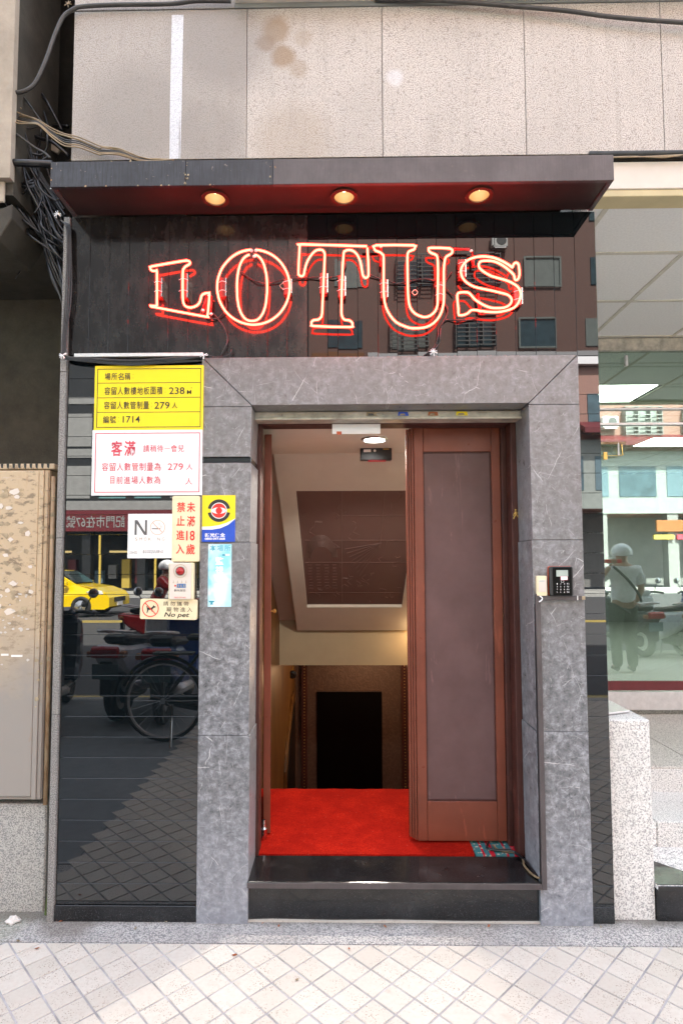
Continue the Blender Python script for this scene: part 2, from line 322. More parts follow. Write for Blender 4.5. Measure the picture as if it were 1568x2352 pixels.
# measured in metres on the facade: neon outlines, cable runs, sign boxes
NEON=[('L',[[(-0.84,2.64),(-0.6,2.592),(-0.593,2.594),(-0.589,2.601),(-0.582,2.693),(-0.586,2.698),(-0.601,2.697),(-0.613,2.691),(-0.619,2.68),(-0.623,2.661),(-0.636,2.643),(-0.663,2.633),(-0.686,2.639),(-0.696,2.654),(-0.7,2.685),(-0.701,2.791),(-0.698,2.808),(-0.689,2.82),(-0.675,2.828),(-0.669,2.835),(-0.673,2.843),(-0.682,2.846),(-0.702,2.845),(-0.838,2.822),(-0.845,2.815),(-0.843,2.806),(-0.833,2.801),(-0.82,2.801),(-0.816,2.795),(-0.814,2.658),(-0.814,2.646),(-0.821,2.642),(-0.84,2.643)]]),('O',[[(-0.399,2.893),(-0.421,2.89),(-0.444,2.884),(-0.465,2.874),(-0.484,2.861),(-0.501,2.845),(-0.516,2.827),(-0.529,2.807),(-0.538,2.785),(-0.545,2.761),(-0.548,2.737),(-0.548,2.713),(-0.544,2.689),(-0.538,2.665),(-0.528,2.643),(-0.516,2.623),(-0.501,2.604),(-0.483,2.588),(-0.464,2.575),(-0.443,2.565),(-0.421,2.558),(-0.399,2.554),(-0.376,2.554),(-0.353,2.557),(-0.331,2.564),(-0.311,2.573),(-0.292,2.586),(-0.274,2.602),(-0.26,2.62),(-0.247,2.641),(-0.238,2.663),(-0.232,2.686),(-0.229,2.71),(-0.229,2.734),(-0.232,2.758),(-0.239,2.782),(-0.249,2.804),(-0.261,2.824),(-0.276,2.843),(-0.294,2.859),(-0.313,2.872),(-0.334,2.882),(-0.357,2.889),(-0.379,2.893)],[(-0.406,2.871),(-0.416,2.867),(-0.425,2.861),(-0.433,2.853),(-0.44,2.842),(-0.446,2.83),(-0.451,2.815),(-0.455,2.797),(-0.458,2.778),(-0.46,2.757),(-0.461,2.732),(-0.46,2.701),(-0.459,2.677),(-0.456,2.657),(-0.453,2.638),(-0.448,2.622),(-0.443,2.608),(-0.436,2.596),(-0.429,2.586),(-0.42,2.578),(-0.411,2.573),(-0.401,2.571),(-0.387,2.571),(-0.376,2.573),(-0.367,2.578),(-0.359,2.585),(-0.352,2.595),(-0.345,2.607),(-0.34,2.621),(-0.335,2.637),(-0.332,2.656),(-0.33,2.676),(-0.328,2.699),(-0.328,2.731),(-0.329,2.756),(-0.331,2.777),(-0.335,2.796),(-0.339,2.813),(-0.344,2.829),(-0.35,2.842),(-0.357,2.852),(-0.365,2.861),(-0.374,2.867),(-0.384,2.87)]]),('T',[[(0.112,2.903),(-0.174,2.915),(-0.182,2.91),(-0.185,2.898),(-0.19,2.79),(-0.187,2.776),(-0.177,2.77),(-0.167,2.775),(-0.164,2.79),(-0.155,2.826),(-0.14,2.857),(-0.118,2.883),(-0.099,2.89),(-0.083,2.887),(-0.075,2.873),(-0.074,2.853),(-0.08,2.734),(-0.086,2.603),(-0.092,2.584),(-0.103,2.574),(-0.122,2.572),(-0.132,2.564),(-0.132,2.553),(-0.122,2.545),(0.037,2.539),(0.046,2.547),(0.045,2.559),(0.033,2.569),(0.016,2.571),(0.005,2.579),(-0.001,2.599),(-0.001,2.638),(0.002,2.757),(0.009,2.868),(0.015,2.882),(0.029,2.887),(0.048,2.884),(0.066,2.869),(0.081,2.839),(0.088,2.803),(0.092,2.776),(0.098,2.764),(0.107,2.76),(0.115,2.765),(0.118,2.779),(0.117,2.835),(0.114,2.895)]]),('U',[[(0.365,2.581),(0.386,2.587),(0.408,2.607),(0.418,2.634),(0.42,2.673),(0.423,2.792),(0.421,2.847),(0.414,2.861),(0.397,2.868),(0.386,2.876),(0.383,2.886),(0.392,2.893),(0.477,2.889),(0.486,2.875),(0.482,2.865),(0.461,2.853),(0.453,2.835),(0.448,2.784),(0.447,2.673),(0.442,2.626),(0.428,2.587),(0.401,2.554),(0.363,2.535),(0.309,2.531),(0.273,2.541),(0.238,2.559),(0.212,2.589),(0.193,2.628),(0.185,2.676),(0.184,2.747),(0.185,2.85),(0.181,2.864),(0.168,2.876),(0.151,2.882),(0.144,2.894),(0.153,2.907),(0.315,2.905),(0.323,2.896),(0.318,2.886),(0.299,2.879),(0.291,2.867),(0.289,2.833),(0.29,2.714),(0.292,2.659),(0.3,2.623),(0.319,2.598),(0.346,2.584),(0.365,2.581)]]),('S',[[(0.76,2.743),(0.771,2.747),(0.778,2.768),(0.776,2.808),(0.769,2.82),(0.76,2.821),(0.752,2.812),(0.748,2.8),(0.735,2.81),(0.708,2.827),(0.67,2.844),(0.632,2.851),(0.597,2.85),(0.562,2.84),(0.539,2.822),(0.525,2.799),(0.523,2.779),(0.53,2.755),(0.549,2.733),(0.58,2.715),(0.618,2.705),(0.656,2.697),(0.694,2.687),(0.724,2.678),(0.739,2.664),(0.741,2.647),(0.731,2.631),(0.708,2.62),(0.677,2.618),(0.647,2.621),(0.613,2.636),(0.582,2.658),(0.564,2.68),(0.549,2.69),(0.518,2.69),(0.507,2.684),(0.505,2.665),(0.509,2.617),(0.511,2.588),(0.539,2.591),(0.553,2.599),(0.565,2.61),(0.586,2.61),(0.627,2.603),(0.673,2.6),(0.715,2.606),(0.75,2.619),(0.771,2.642),(0.781,2.674),(0.778,2.697),(0.767,2.715),(0.741,2.733),(0.706,2.747),(0.657,2.762),(0.623,2.782),(0.604,2.8),(0.602,2.818),(0.612,2.83),(0.639,2.832),(0.67,2.828),(0.704,2.811),(0.734,2.787),(0.753,2.767),(0.756,2.753),(0.76,2.743)]])]
SUPPORTS=[[(-0.825,2.775),(-0.794,2.681)],[(-0.716,2.793),(-0.68,2.676)],[(-0.538,2.772),(-0.51,2.681)],[(-0.258,2.765),(-0.22,2.69)],[(-0.098,2.788),(-0.061,2.692)],[(-0.017,2.775),(0.017,2.677)],[(0.169,2.757),(0.203,2.669)],[(0.413,2.745),(0.448,2.655)],[(0.513,2.845),(0.546,2.757)],[(0.754,2.715),(0.79,2.632)]]
WIRES=[[(-0.449,2.81),(-0.415,2.784),(-0.374,2.76),(-0.328,2.755),(-0.26,2.768),(-0.184,2.778),(-0.152,2.777)],[(-0.24,2.773),(-0.15,2.779),(-0.092,2.777),(-0.065,2.779),(-0.034,2.778),(-0.002,2.794),(0.017,2.83),(0.017,2.874)],[(0.122,2.79),(0.168,2.772),(0.207,2.758),(0.246,2.749),(0.284,2.753),(0.323,2.764),(0.369,2.767),(0.416,2.758)],[(0.428,2.887),(0.451,2.861),(0.464,2.829),(0.465,2.781),(0.457,2.745)],[(0.49,2.797),(0.469,2.769),(0.457,2.737),(0.454,2.674),(0.467,2.63),(0.463,2.602),(0.443,2.563),(0.427,2.539),(0.423,2.504),(0.411,2.465),(0.387,2.438),(0.36,2.419)],[(0.601,2.587),(0.562,2.58),(0.512,2.577),(0.474,2.582),(0.454,2.577),(0.439,2.551),(0.432,2.504),(0.426,2.473),(0.395,2.434),(0.372,2.422)],[(0.46,2.725),(0.479,2.705),(0.495,2.689)],[(-0.627,2.626),(-0.604,2.602),(-0.577,2.594),(-0.55,2.599),(-0.523,2.622),(-0.514,2.65),(-0.516,2.683)],[(-0.575,2.623),(-0.55,2.595),(-0.522,2.553),(-0.508,2.507),(-0.512,2.47),(-0.535,2.429)]]
TX={'yellow': [('場所名稱：',[-1.046,-0.917,2.317,2.349]),('容留人數樓地板面積：',[-1.046,-0.774,2.251,2.286]),('238',[-0.76,-0.692,2.252,2.283]),('M',[-0.681,-0.662,2.252,2.27]),('.',[-0.664,-0.66,2.278,2.282]),('容留人數管制量：',[-1.047,-0.833,2.187,2.221]),('279',[-0.824,-0.757,2.187,2.218]),('人',[-0.747,-0.723,2.189,2.215]),('編號：',[-1.05,-0.977,2.124,2.157]),('1714',[-0.963,-0.887,2.126,2.156])],'white': [('客滿',[-1.012,-0.896,1.978,2.046]),('請稍待一會兒',[-0.87,-0.687,1.995,2.027]),('容留人數管制量為：',[-1.051,-0.775,1.913,1.949]),('279',[-0.762,-0.694,1.915,1.945]),('人',[-0.681,-0.652,1.916,1.944]),('目前進場人數為：',[-1.019,-0.775,1.855,1.889]),('人',[-0.684,-0.653,1.851,1.88])],'smoke': [('N',[-0.903,-0.849,1.632,1.697]),('SMOKING',[-0.901,-0.77,1.607,1.621]),('2556-6222',[-0.924,-0.89,1.551,1.562]),('臺北市政府衛生局關心您',[-0.866,-0.777,1.559,1.566]),('臺北市民當家熱線1999',[-0.866,-0.777,1.552,1.558])],'under': [('禁',[-0.719,-0.683,1.731,1.775]),('未',[-0.676,-0.639,1.73,1.775]),('止',[-0.72,-0.684,1.672,1.715]),('滿',[-0.675,-0.639,1.668,1.714]),('進',[-0.72,-0.685,1.609,1.652]),('18',[-0.677,-0.64,1.607,1.65]),('入',[-0.721,-0.685,1.549,1.592]),('歲',[-0.677,-0.639,1.546,1.592])],'alarm': [('SKS',[-0.707,-0.677,1.409,1.417]),('新光保全',[-0.722,-0.672,1.387,1.398]),('0800-097-668',[-0.721,-0.672,1.359,1.365])],'pet': [('請勿攜帶',[-0.774,-0.664,1.326,1.345]),('寵物進入',[-0.759,-0.648,1.301,1.321]),('No pet',[-0.769,-0.66,1.273,1.298])],'sec': [('新光保全',[-0.598,-0.509,1.622,1.64]),('0800-097-668',[-0.598,-0.51,1.61,1.62])],'cyan': [('本場所',[-0.576,-0.485,1.561,1.588]),('監',[-0.551,-0.516,1.502,1.536]),('視',[-0.551,-0.516,1.463,1.496]),('錄',[-0.549,-0.515,1.423,1.458]),('影',[-0.549,-0.515,1.386,1.419]),('中',[-0.549,-0.516,1.346,1.378])],'key': [('1',[0.908,0.911,1.414,1.42]),('2',[0.923,0.926,1.414,1.42]),('3',[0.938,0.942,1.414,1.42]),('F1',[0.951,0.959,1.414,1.42]),('4',[0.907,0.911,1.402,1.408]),('5',[0.922,0.926,1.402,1.408]),('6',[0.938,0.941,1.402,1.408]),('F2',[0.951,0.959,1.402,1.408]),('7',[0.907,0.911,1.39,1.396]),('8',[0.922,0.926,1.39,1.396]),('9',[0.937,0.941,1.39,1.396]),('F3',[0.95,0.959,1.39,1.396]),('*',[0.907,0.91,1.379,1.385]),('0',[0.922,0.925,1.379,1.385]),('#',[0.937,0.941,1.379,1.385]),('F4',[0.95,0.959,1.379,1.385])]}
R={'yellow': [-1.091,-0.61,2.093,2.382],'yframe': [-1.079,-0.62,2.105,2.368],'ylines': [2.304,2.238,2.173],'white': [-1.096,-0.612,1.805,2.094],'wframe': [-1.082,-0.622,1.818,2.081],'smoke': [-0.933,-0.738,1.531,1.724],'under': [-0.74,-0.62,1.516,1.802],'alarm': [-0.749,-0.642,1.352,1.511],'pet': [-0.874,-0.628,1.267,1.354],'sec': [-0.611,-0.466,1.601,1.805],'cyan': [-0.583,-0.481,1.32,1.591],'smring': [-0.836,-0.77,1.632,1.697],'cig': [-0.828,-0.791,1.657,1.661],'dome': [-0.715,-0.678,1.457,1.493],'domering': [-0.726,-0.668,1.446,1.504],'blue': [-0.71,-0.672,1.404,1.421],'petring': [-0.865,-0.793,1.277,1.348],'eyering': [-0.587,-0.488,1.687,1.788],'eye': [-0.571,-0.504,1.703,1.77],'iris': [-0.553,-0.523,1.722,1.752],'dog': [-0.848,-0.806,1.293,1.326],'key': [0.88,0.979,1.365,1.491],'glass': [0.892,0.972,1.368,1.487],'scr': [0.907,0.956,1.448,1.475],'pink': [0.924,0.954,1.433,1.449],'box': [0.827,0.87,1.366,1.451],'boxin': [0.834,0.867,1.382,1.434],'rail': [0.82,1.032,1.347,1.366],'icon': [0.926,0.938,1.423,1.432]}
CABLES=[('thick grey',0.009,[(-0.51,0.03,4.12),(-0.673,0.03,4.123),(-0.795,0.03,4.111),(-1.05,0.03,4.111),(-1.203,0.03,4.105),(-1.249,0.03,4.09),(-1.294,0.03,4.053),(-1.333,0.03,3.957),(-1.366,0.03,3.851),(-1.409,0.03,3.746),(-1.448,0.03,3.704),(-1.509,0.03,3.689),(-1.601,0.03,3.712)]),('thin black',0.004,[(-1.595,0.3,4.446),(-1.566,0.3,4.067),(-1.554,0.3,3.833),(-1.537,0.3,3.6),(-1.545,0.3,3.485)]),('black',0.007,[(-1.668,0.25,3.999),(-1.651,0.25,3.994),(-1.612,0.25,3.982),(-1.558,0.25,3.936),(-1.509,0.25,3.877),(-1.465,0.25,3.809),(-1.415,0.25,3.715),(-1.401,0.25,3.683)]),('black',0.006,[(-1.672,0.27,4.037),(-1.663,0.27,4.028),(-1.6,0.27,3.959),(-1.546,0.27,3.886),(-1.509,0.27,3.804),(-1.481,0.27,3.727),(-1.463,0.27,3.691)]),('black',0.005,[(-1.563,0.1,3.761),(-1.546,0.1,3.765),(-1.521,0.1,3.741),(-1.475,0.1,3.681),(-1.432,0.1,3.621),(-1.398,0.1,3.57),(-1.383,0.1,3.515),(-1.392,0.1,3.474),(-1.419,0.1,3.445),(-1.452,0.1,3.437)]),('black',0.008,[(-1.48,0.3,3.742),(-1.436,0.3,3.741),(-1.383,0.3,3.727)]),('black',0.008,[(-1.527,0.2,3.624),(-1.476,0.2,3.597),(-1.408,0.2,3.566),(-1.335,0.2,3.509)]),('black',0.006,[(-1.655,0.15,3.665),(-1.608,0.15,3.621),(-1.556,0.15,3.543),(-1.538,0.15,3.492),(-1.562,0.15,3.458)]),('black',0.006,[(-1.654,0.15,3.639),(-1.623,0.15,3.587),(-1.588,0.15,3.514),(-1.562,0.15,3.466)]),('black',0.006,[(-1.57,0.12,3.776),(-1.569,0.12,3.716),(-1.539,0.12,3.686)]),('black',0.007,[(-1.614,0.2,3.722),(-1.569,0.2,3.625),(-1.533,0.2,3.537),(-1.514,0.2,3.468),(-1.496,0.2,3.398),(-1.435,0.2,3.333),(-1.4,0.2,3.268),(-1.348,0.2,3.181)]),('black',0.006,[(-1.628,0.18,3.732),(-1.566,0.18,3.609),(-1.513,0.18,3.514),(-1.478,0.18,3.427),(-1.442,0.18,3.358),(-1.391,0.18,3.284),(-1.326,0.18,3.177)]),('black',0.005,[(-1.615,0.1,3.355),(-1.57,0.1,3.338),(-1.509,0.1,3.304),(-1.476,0.1,3.291),(-1.452,0.1,3.303),(-1.448,0.1,3.32)]),('black',0.005,[(-1.616,0.1,3.372),(-1.575,0.1,3.347),(-1.512,0.1,3.292),(-1.471,0.1,3.27),(-1.448,0.1,3.287),(-1.444,0.1,3.32)]),('black',0.005,[(-1.616,0.1,3.389),(-1.571,0.1,3.363),(-1.517,0.1,3.312),(-1.48,0.1,3.295),(-1.46,0.1,3.316),(-1.449,0.1,3.324)]),('black',0.005,[(-1.615,0.1,3.339),(-1.549,0.1,3.288),(-1.503,0.1,3.254),(-1.475,0.1,3.266),(-1.452,0.1,3.291)]),('black',0.004,[(-1.352,0.05,3.389),(-1.383,0.05,3.366),(-1.402,0.05,3.318),(-1.397,0.05,3.268),(-1.371,0.05,3.219),(-1.323,0.05,3.19),(-1.299,0.05,3.186)]),('black',0.004,[(-1.437,0.08,3.31),(-1.42,0.08,3.273),(-1.403,0.08,3.231),(-1.406,0.08,3.17),(-1.425,0.08,3.137)]),('black',0.004,[(-1.67,0.2,3.185),(-1.604,0.2,3.227),(-1.542,0.2,3.269),(-1.502,0.2,3.338),(-1.496,0.2,3.398)]),('black',0.004,[(-1.416,0.2,3.233),(-1.433,0.2,3.225),(-1.428,0.2,3.199),(-1.394,0.2,3.182),(-1.34,0.2,3.198)]),('black',0.005,[(-1.531,0.2,3.321),(-1.522,0.2,3.278),(-1.484,0.2,3.273),(-1.451,0.2,3.277)]),('black',0.003,[(-1.663,0.3,3.291),(-1.656,0.3,3.202),(-1.61,0.3,3.113),(-1.599,0.3,3.024),(-1.631,0.3,2.937)]),('black',0.003,[(-1.727,0.3,3.247),(-1.674,0.3,3.202),(-1.616,0.3,3.157),(-1.541,0.3,3.099)]),('black',0.006,[(-1.509,0.15,3.5),(-1.495,0.15,3.448),(-1.477,0.15,3.397),(-1.435,0.15,3.337),(-1.392,0.15,3.277),(-1.349,0.15,3.214),(-1.315,0.15,3.167)]),('black',0.006,[(-1.616,0.2,3.617),(-1.567,0.2,3.529),(-1.535,0.2,3.442),(-1.512,0.2,3.372),(-1.468,0.2,3.32),(-1.425,0.2,3.268),(-1.373,0.2,3.203),(-1.343,0.2,3.138)]),('black',0.006,[(-1.479,0.22,3.652),(-1.499,0.22,3.587),(-1.501,0.22,3.499),(-1.473,0.22,3.42),(-1.429,0.22,3.35),(-1.394,0.22,3.298),(-1.355,0.22,3.237)]),('tan',0.004,[(-1.612,0.08,3.709),(-1.608,0.08,3.767),(-1.592,0.08,3.788),(-1.564,0.08,3.779),(-1.543,0.08,3.745),(-1.535,0.08,3.691),(-1.524,0.08,3.661),(-1.503,0.08,3.648)]),('tan',0.0055,[(-1.588,0.05,3.563),(-1.553,0.05,3.539),(-1.527,0.05,3.516),(-1.49,0.05,3.487),(-1.425,0.05,3.445),(-1.377,0.05,3.416),(-1.34,0.05,3.378)]),('tan',0.004,[(-1.569,0.12,3.58),(-1.545,0.12,3.601),(-1.495,0.12,3.594),(-1.446,0.12,3.589),(-1.421,0.12,3.588)]),('tan',0.0036,[(-1.614,0.08,3.709),(-1.579,0.07,3.666),(-1.524,0.061,3.616),(-1.461,0.051,3.586),(-1.396,0.041,3.549),(-1.338,0.032,3.512),(-1.269,0.022,3.471),(-1.197,0.022,3.443),(-1.115,0.022,3.418),(-1.087,0.022,3.411),(-1.009,0.022,3.39),(-0.922,0.022,3.366),(-0.84,0.022,3.353),(-0.762,0.022,3.342)]),('tan',0.0028799999999999997,[(-1.608,0.07,3.693),(-1.573,0.062,3.647),(-1.519,0.053,3.599),(-1.458,0.045,3.574),(-1.393,0.037,3.541),(-1.336,0.028,3.501),(-1.268,0.02,3.457),(-1.196,0.02,3.432),(-1.114,0.02,3.408),(-1.086,0.02,3.402),(-1.008,0.02,3.382),(-0.921,0.02,3.361),(-0.839,0.02,3.35),(-0.761,0.02,3.34)]),('tan',0.0028799999999999997,[(-1.601,0.06,3.677),(-1.568,0.053,3.629),(-1.514,0.046,3.584),(-1.454,0.039,3.563),(-1.39,0.032,3.533),(-1.334,0.025,3.491),(-1.267,0.018,3.445),(-1.195,0.018,3.422),(-1.113,0.018,3.399),(-1.085,0.018,3.394),(-1.007,0.018,3.376),(-0.921,0.018,3.357),(-0.838,0.018,3.347),(-0.76,0.018,3.339)]),('tan',0.0028799999999999997,[(-1.596,0.05,3.692),(-1.564,0.044,3.659),(-1.511,0.039,3.611),(-1.451,0.033,3.581),(-1.388,0.027,3.543),(-1.333,0.022,3.514),(-1.267,0.016,3.48),(-1.195,0.016,3.45),(-1.112,0.016,3.423),(-1.085,0.016,3.416),(-1.006,0.016,3.392),(-0.92,0.016,3.366),(-0.838,0.016,3.35),(-0.76,0.016,3.338)]),('tan',0.0028799999999999997,[(-1.589,0.04,3.654),(-1.557,0.036,3.604),(-1.506,0.031,3.563),(-1.447,0.027,3.546),(-1.385,0.023,3.522),(-1.33,0.018,3.479),(-1.264,0.014,3.432),(-1.193,0.014,3.411),(-1.111,0.014,3.389),(-1.083,0.014,3.385),(-1.005,0.014,3.368),(-0.919,0.014,3.35),(-0.837,0.014,3.343),(-0.759,0.014,3.336)]),('tan',0.00324,[(-1.582,0.03,3.637),(-1.551,0.027,3.584),(-1.501,0.024,3.546),(-1.444,0.021,3.533),(-1.382,0.018,3.513),(-1.328,0.015,3.467),(-1.263,0.012,3.417),(-1.192,0.012,3.399),(-1.11,0.012,3.379),(-1.082,0.012,3.375),(-1.004,0.012,3.36),(-0.918,0.012,3.345),(-0.836,0.012,3.34),(-0.759,0.012,3.335)])]
PLATE=[(-1.703,0.3,3.888),(-1.681,0.3,3.895),(-1.627,0.3,3.858),(-1.56,0.3,3.807),(-1.523,0.3,3.738),(-1.46,0.3,3.665),(-1.473,0.3,3.64),(-1.504,0.3,3.656),(-1.549,0.3,3.738),(-1.581,0.3,3.775)]
PIPE=[(-1.587,0.02,3.358),(-1.324,0.02,3.342)]
TERM=[(-1.566,0.35,3.366),(-1.517,0.35,3.343),(-1.443,0.35,3.207),(-1.449,0.35,3.121),(-1.507,0.35,3.131),(-1.572,0.35,3.276)]
# ---------------------------------------------------------------- geometry helpers
def tag(o, label=None, cat=None, group=None, kind=None):
    if label: o['label'] = label
    if cat: o['category'] = cat
    if group: o['group'] = group
    if kind: o['kind'] = kind
    return o
def wloc(o):
    v = Vector((0, 0, 0))
    while o: v = v + o.location; o = o.parent
    return v
def obj(name, bm, mat, parent=None, smooth=False, local=False, loc=None):
    """bm in world coordinates (or, with local, in the parent's)"""
    if isinstance(bm, bmesh.types.BMesh):
        me = bpy.data.meshes.new(name); bmesh.ops.recalc_face_normals(bm, faces=bm.faces[:]); bm.to_mesh(me); bm.free()
    else: me = bm
    if smooth:
        for p in me.polygons: p.use_smooth = True
    if mat is not None: me.materials.clear(); me.materials.append(MT[mat] if isinstance(mat, str) else mat)
    o = bpy.data.objects.new(name, me); C.objects.link(o)
    if parent:
        o.parent = parent
        if not local: o.location = -wloc(parent)
    if loc is not None: o.location = o.location + Vector(loc)
    return o
def thing(name, label, cat, loc=(0, 0, 0), group=None, rotz=0):
    o = bpy.data.objects.new(name, None); o.empty_display_size = .1; C.objects.link(o); o.location = loc; o.rotation_euler = (0, 0, rotz)
    return tag(o, label, cat, group)
def box(x0, x1, y0, y1, z0, z1, bev=0, bm=None, seg=1):
    own = bm is None; b = bmesh.new()
    vs_ = [b.verts.new((x, y, z)) for x in (x0, x1) for y in (y0, y1) for z in (z0, z1)]
    for f in ((0, 1, 3, 2), (4, 6, 7, 5), (0, 4, 5, 1), (2, 3, 7, 6), (0, 2, 6, 4), (1, 5, 7, 3)): b.faces.new([vs_[i] for i in f])
    bmesh.ops.recalc_face_normals(b, faces=b.faces[:])
    if bev: bmesh.ops.bevel(b, geom=b.edges[:], offset=bev, segments=seg, affect='EDGES', profile=.5)
    if own: return b
    me = bpy.data.meshes.new('tmp'); b.to_mesh(me); b.free(); bm.from_mesh(me); bpy.data.meshes.remove(me); return bm
def prism(pts, y0, y1, bev=0, axis='Y'):
    """outline in XZ extruded along Y (axis Y), in YZ along X, or in XY along Z"""
    b = bmesh.new()
    def P(a, c, t): return {'Y': (a, t, c), 'X': (t, a, c), 'Z': (a, c, t)}[axis]
    A = [b.verts.new(P(a, c, y0)) for a, c in pts]; B = [b.verts.new(P(a, c, y1)) for a, c in pts]
    b.faces.new(A); b.faces.new(B[::-1]); n = len(pts)
    for i in range(n): b.faces.new((A[i], A[(i+1) % n], B[(i+1) % n], B[i]))
    bmesh.ops.recalc_face_normals(b, faces=b.faces[:])
    if bev: bmesh.ops.bevel(b, geom=b.edges[:], offset=bev, segments=1, affect='EDGES')
    return b
def smoothpath(pts, sub=4, closed=False):
    P = [Vector(p) for p in pts]; out = []; n = len(P)
    for i in range(n - (0 if closed else 1)):
        g = lambda k: P[k % n] if closed else P[max(0, min(n-1, k))]
        a, b_, c, d = g(i-1), g(i), g(i+1), g(i+2)
        for s in range(sub):
            t = s/sub; out.append(.5*((2*b_) + (c-a)*t + (2*a-5*b_+4*c-d)*t*t + (3*b_-a-3*c+d)*t**3))
    if not closed: out.append(P[-1])
    return out
def tube(pts, r, n=8, sub=4, closed=False, bm=None, smooth=True, rr=None):
    P = smoothpath(pts, sub, closed) if smooth else [Vector(p) for p in pts]
    b = bm or bmesh.new(); rings = []; m = len(P); prev = None
    for i, p in enumerate(P):
        a = P[(i-1) % m] if closed or i > 0 else p; c = P[(i+1) % m] if closed or i < m-1 else p
        t = (c-a); t = t.normalized() if t.length > 1e-9 else Vector((0, 0, 1))
        if prev is None:
            u = t.cross(Vector((0, 1, 0.01))); u = u if u.length > .05 else t.cross(Vector((1, 0, 0)))
        else: u = prev - t*prev.dot(t)
        u.normalize(); prev = u; v = t.cross(u); R = rr[i] if rr else r
        rings.append([b.verts.new(p + R*(math.cos(2*math.pi*k/n)*u + math.sin(2*math.pi*k/n)*v)) for k in range(n)])
    for i in range(m if closed else m-1):
        A, B = rings[i], rings[(i+1) % m]
        for k in range(n): b.faces.new((A[k], A[(k+1) % n], B[(k+1) % n], B[k]))
    if not closed: b.faces.new(rings[0][::-1]); b.faces.new(rings[-1])
    return b
def cyl(p0, p1, r, n=16, r1=None, bm=None): 
    return tube([p0, p1], r, n, smooth=False, bm=bm, rr=[r, r if r1 is None else r1])
def lathe(prof, n=24, center=(0, 0, 0), axis='Z', bm=None):
    b = bm or bmesh.new(); rings = []
    for r, h in prof:
        ring = []
        for k in range(n):
            a = 2*math.pi*k/n; x, y, z = r*math.cos(a), r*math.sin(a), h
            if axis == 'Y': x, y, z = x, h, y
            if axis == 'X': x, y, z = h, x, y
            ring.append(b.verts.new(Vector(center) + Vector((x, y, z))))
        rings.append(ring)
    for A, B in zip(rings, rings[1:]):
        for k in range(n): b.faces.new((A[k], A[(k+1) % n], B[(k+1) % n], B[k]))
    if prof[0][0] > 0 and prof[-1][0] > 0 and len(prof) > 2:
        A, B = rings[-1], rings[0]
        for k in range(n): b.faces.new((A[k], A[(k+1) % n], B[(k+1) % n], B[k]))
    return b
def shape2d(loops, depth, y, flipx=False):
    """filled outline with holes in XZ, given thickness, front face at y - depth"""
    cu = bpy.data.curves.new('s', 'CURVE'); cu.dimensions = '2D'; cu.fill_mode = 'BOTH'; cu.extrude = depth/2
    for lp in loops:
        sp = cu.splines.new('POLY'); sp.points.add(len(lp)-1); sp.use_cyclic_u = True
        for p, q in zip(sp.points, lp): p.co = (q[0], q[1], 0, 1)
    o = bpy.data.objects.new('s', cu); me = bpy.data.meshes.new_from_object(o); bpy.data.objects.remove(o)
    me.transform(Matrix.Translation((0, y-depth/2, 0)) @ Matrix.Rotation(R_(90), 4, 'X')); return me
def circ(cx, cz, r, n=28, r2=None, a0=0, a1=360):
    r2 = r2 or r; full = abs(a1-a0) >= 360; m = n if full else n+1
    return [(cx + r*math.cos(R_(a0+(a1-a0)*k/n)), cz + r2*math.sin(R_(a0+(a1-a0)*k/n))) for k in range(m)]
def rrect(x0, x1, z0, z1, r, n=4):
    p = []
    for cx, cz, a in ((x1-r, z1-r, 0), (x0+r, z1-r, 90), (x0+r, z0+r, 180), (x1-r, z0+r, 270)):
        for k in range(n+1): p.append((cx + r*math.cos(R_(a+90*k/n)), cz + r*math.sin(R_(a+90*k/n))))
    return p
def textmesh(body, bold=0, shear=0, spacing=1):
    cu = bpy.data.curves.new('t', 'FONT'); cu.body = body; cu.size = 1; cu.offset = bold; cu.shear = shear; cu.space_character = spacing; cu.resolution_u = 3
    o = bpy.data.objects.new('t', cu); me = bpy.data.meshes.new_from_object(o); bpy.data.objects.remove(o); return me
def lettering(items, y, mat, parent, name='lettering', bold=.006, shear=0, depth=.0006, rot180=False, spacing=1):
    """items: (text, [x0, x1, z0, z1]); every run is fitted to its box on the vertical plane y"""
    for body, (x0, x1, z0, z1) in items:
        me = textmesh(body, bold, shear, spacing)
        if not me.vertices: continue
        xs = [v.co.x for v in me.vertices]; ys = [v.co.y for v in me.vertices]
        sx = (x1-x0)/max(1e-6, max(xs)-min(xs)); sz = (z1-z0)/max(1e-6, max(ys)-min(ys))
        for v in me.vertices: v.co = (x0 + (v.co.x-min(xs))*sx, y, z0 + (v.co.y-min(ys))*sz)
        obj(name, me, mat, parent)
def copytree(o, parent=None, loc=None, rotz=None, label=None):
    c = o.copy(); C.objects.link(c); c.parent = parent
    if loc is not None: c.location = loc
    if rotz is not None: c.rotation_euler = (0, 0, rotz)
    if label: c['label'] = label
    for ch in list(o.children): copytree(ch, c)
    return c

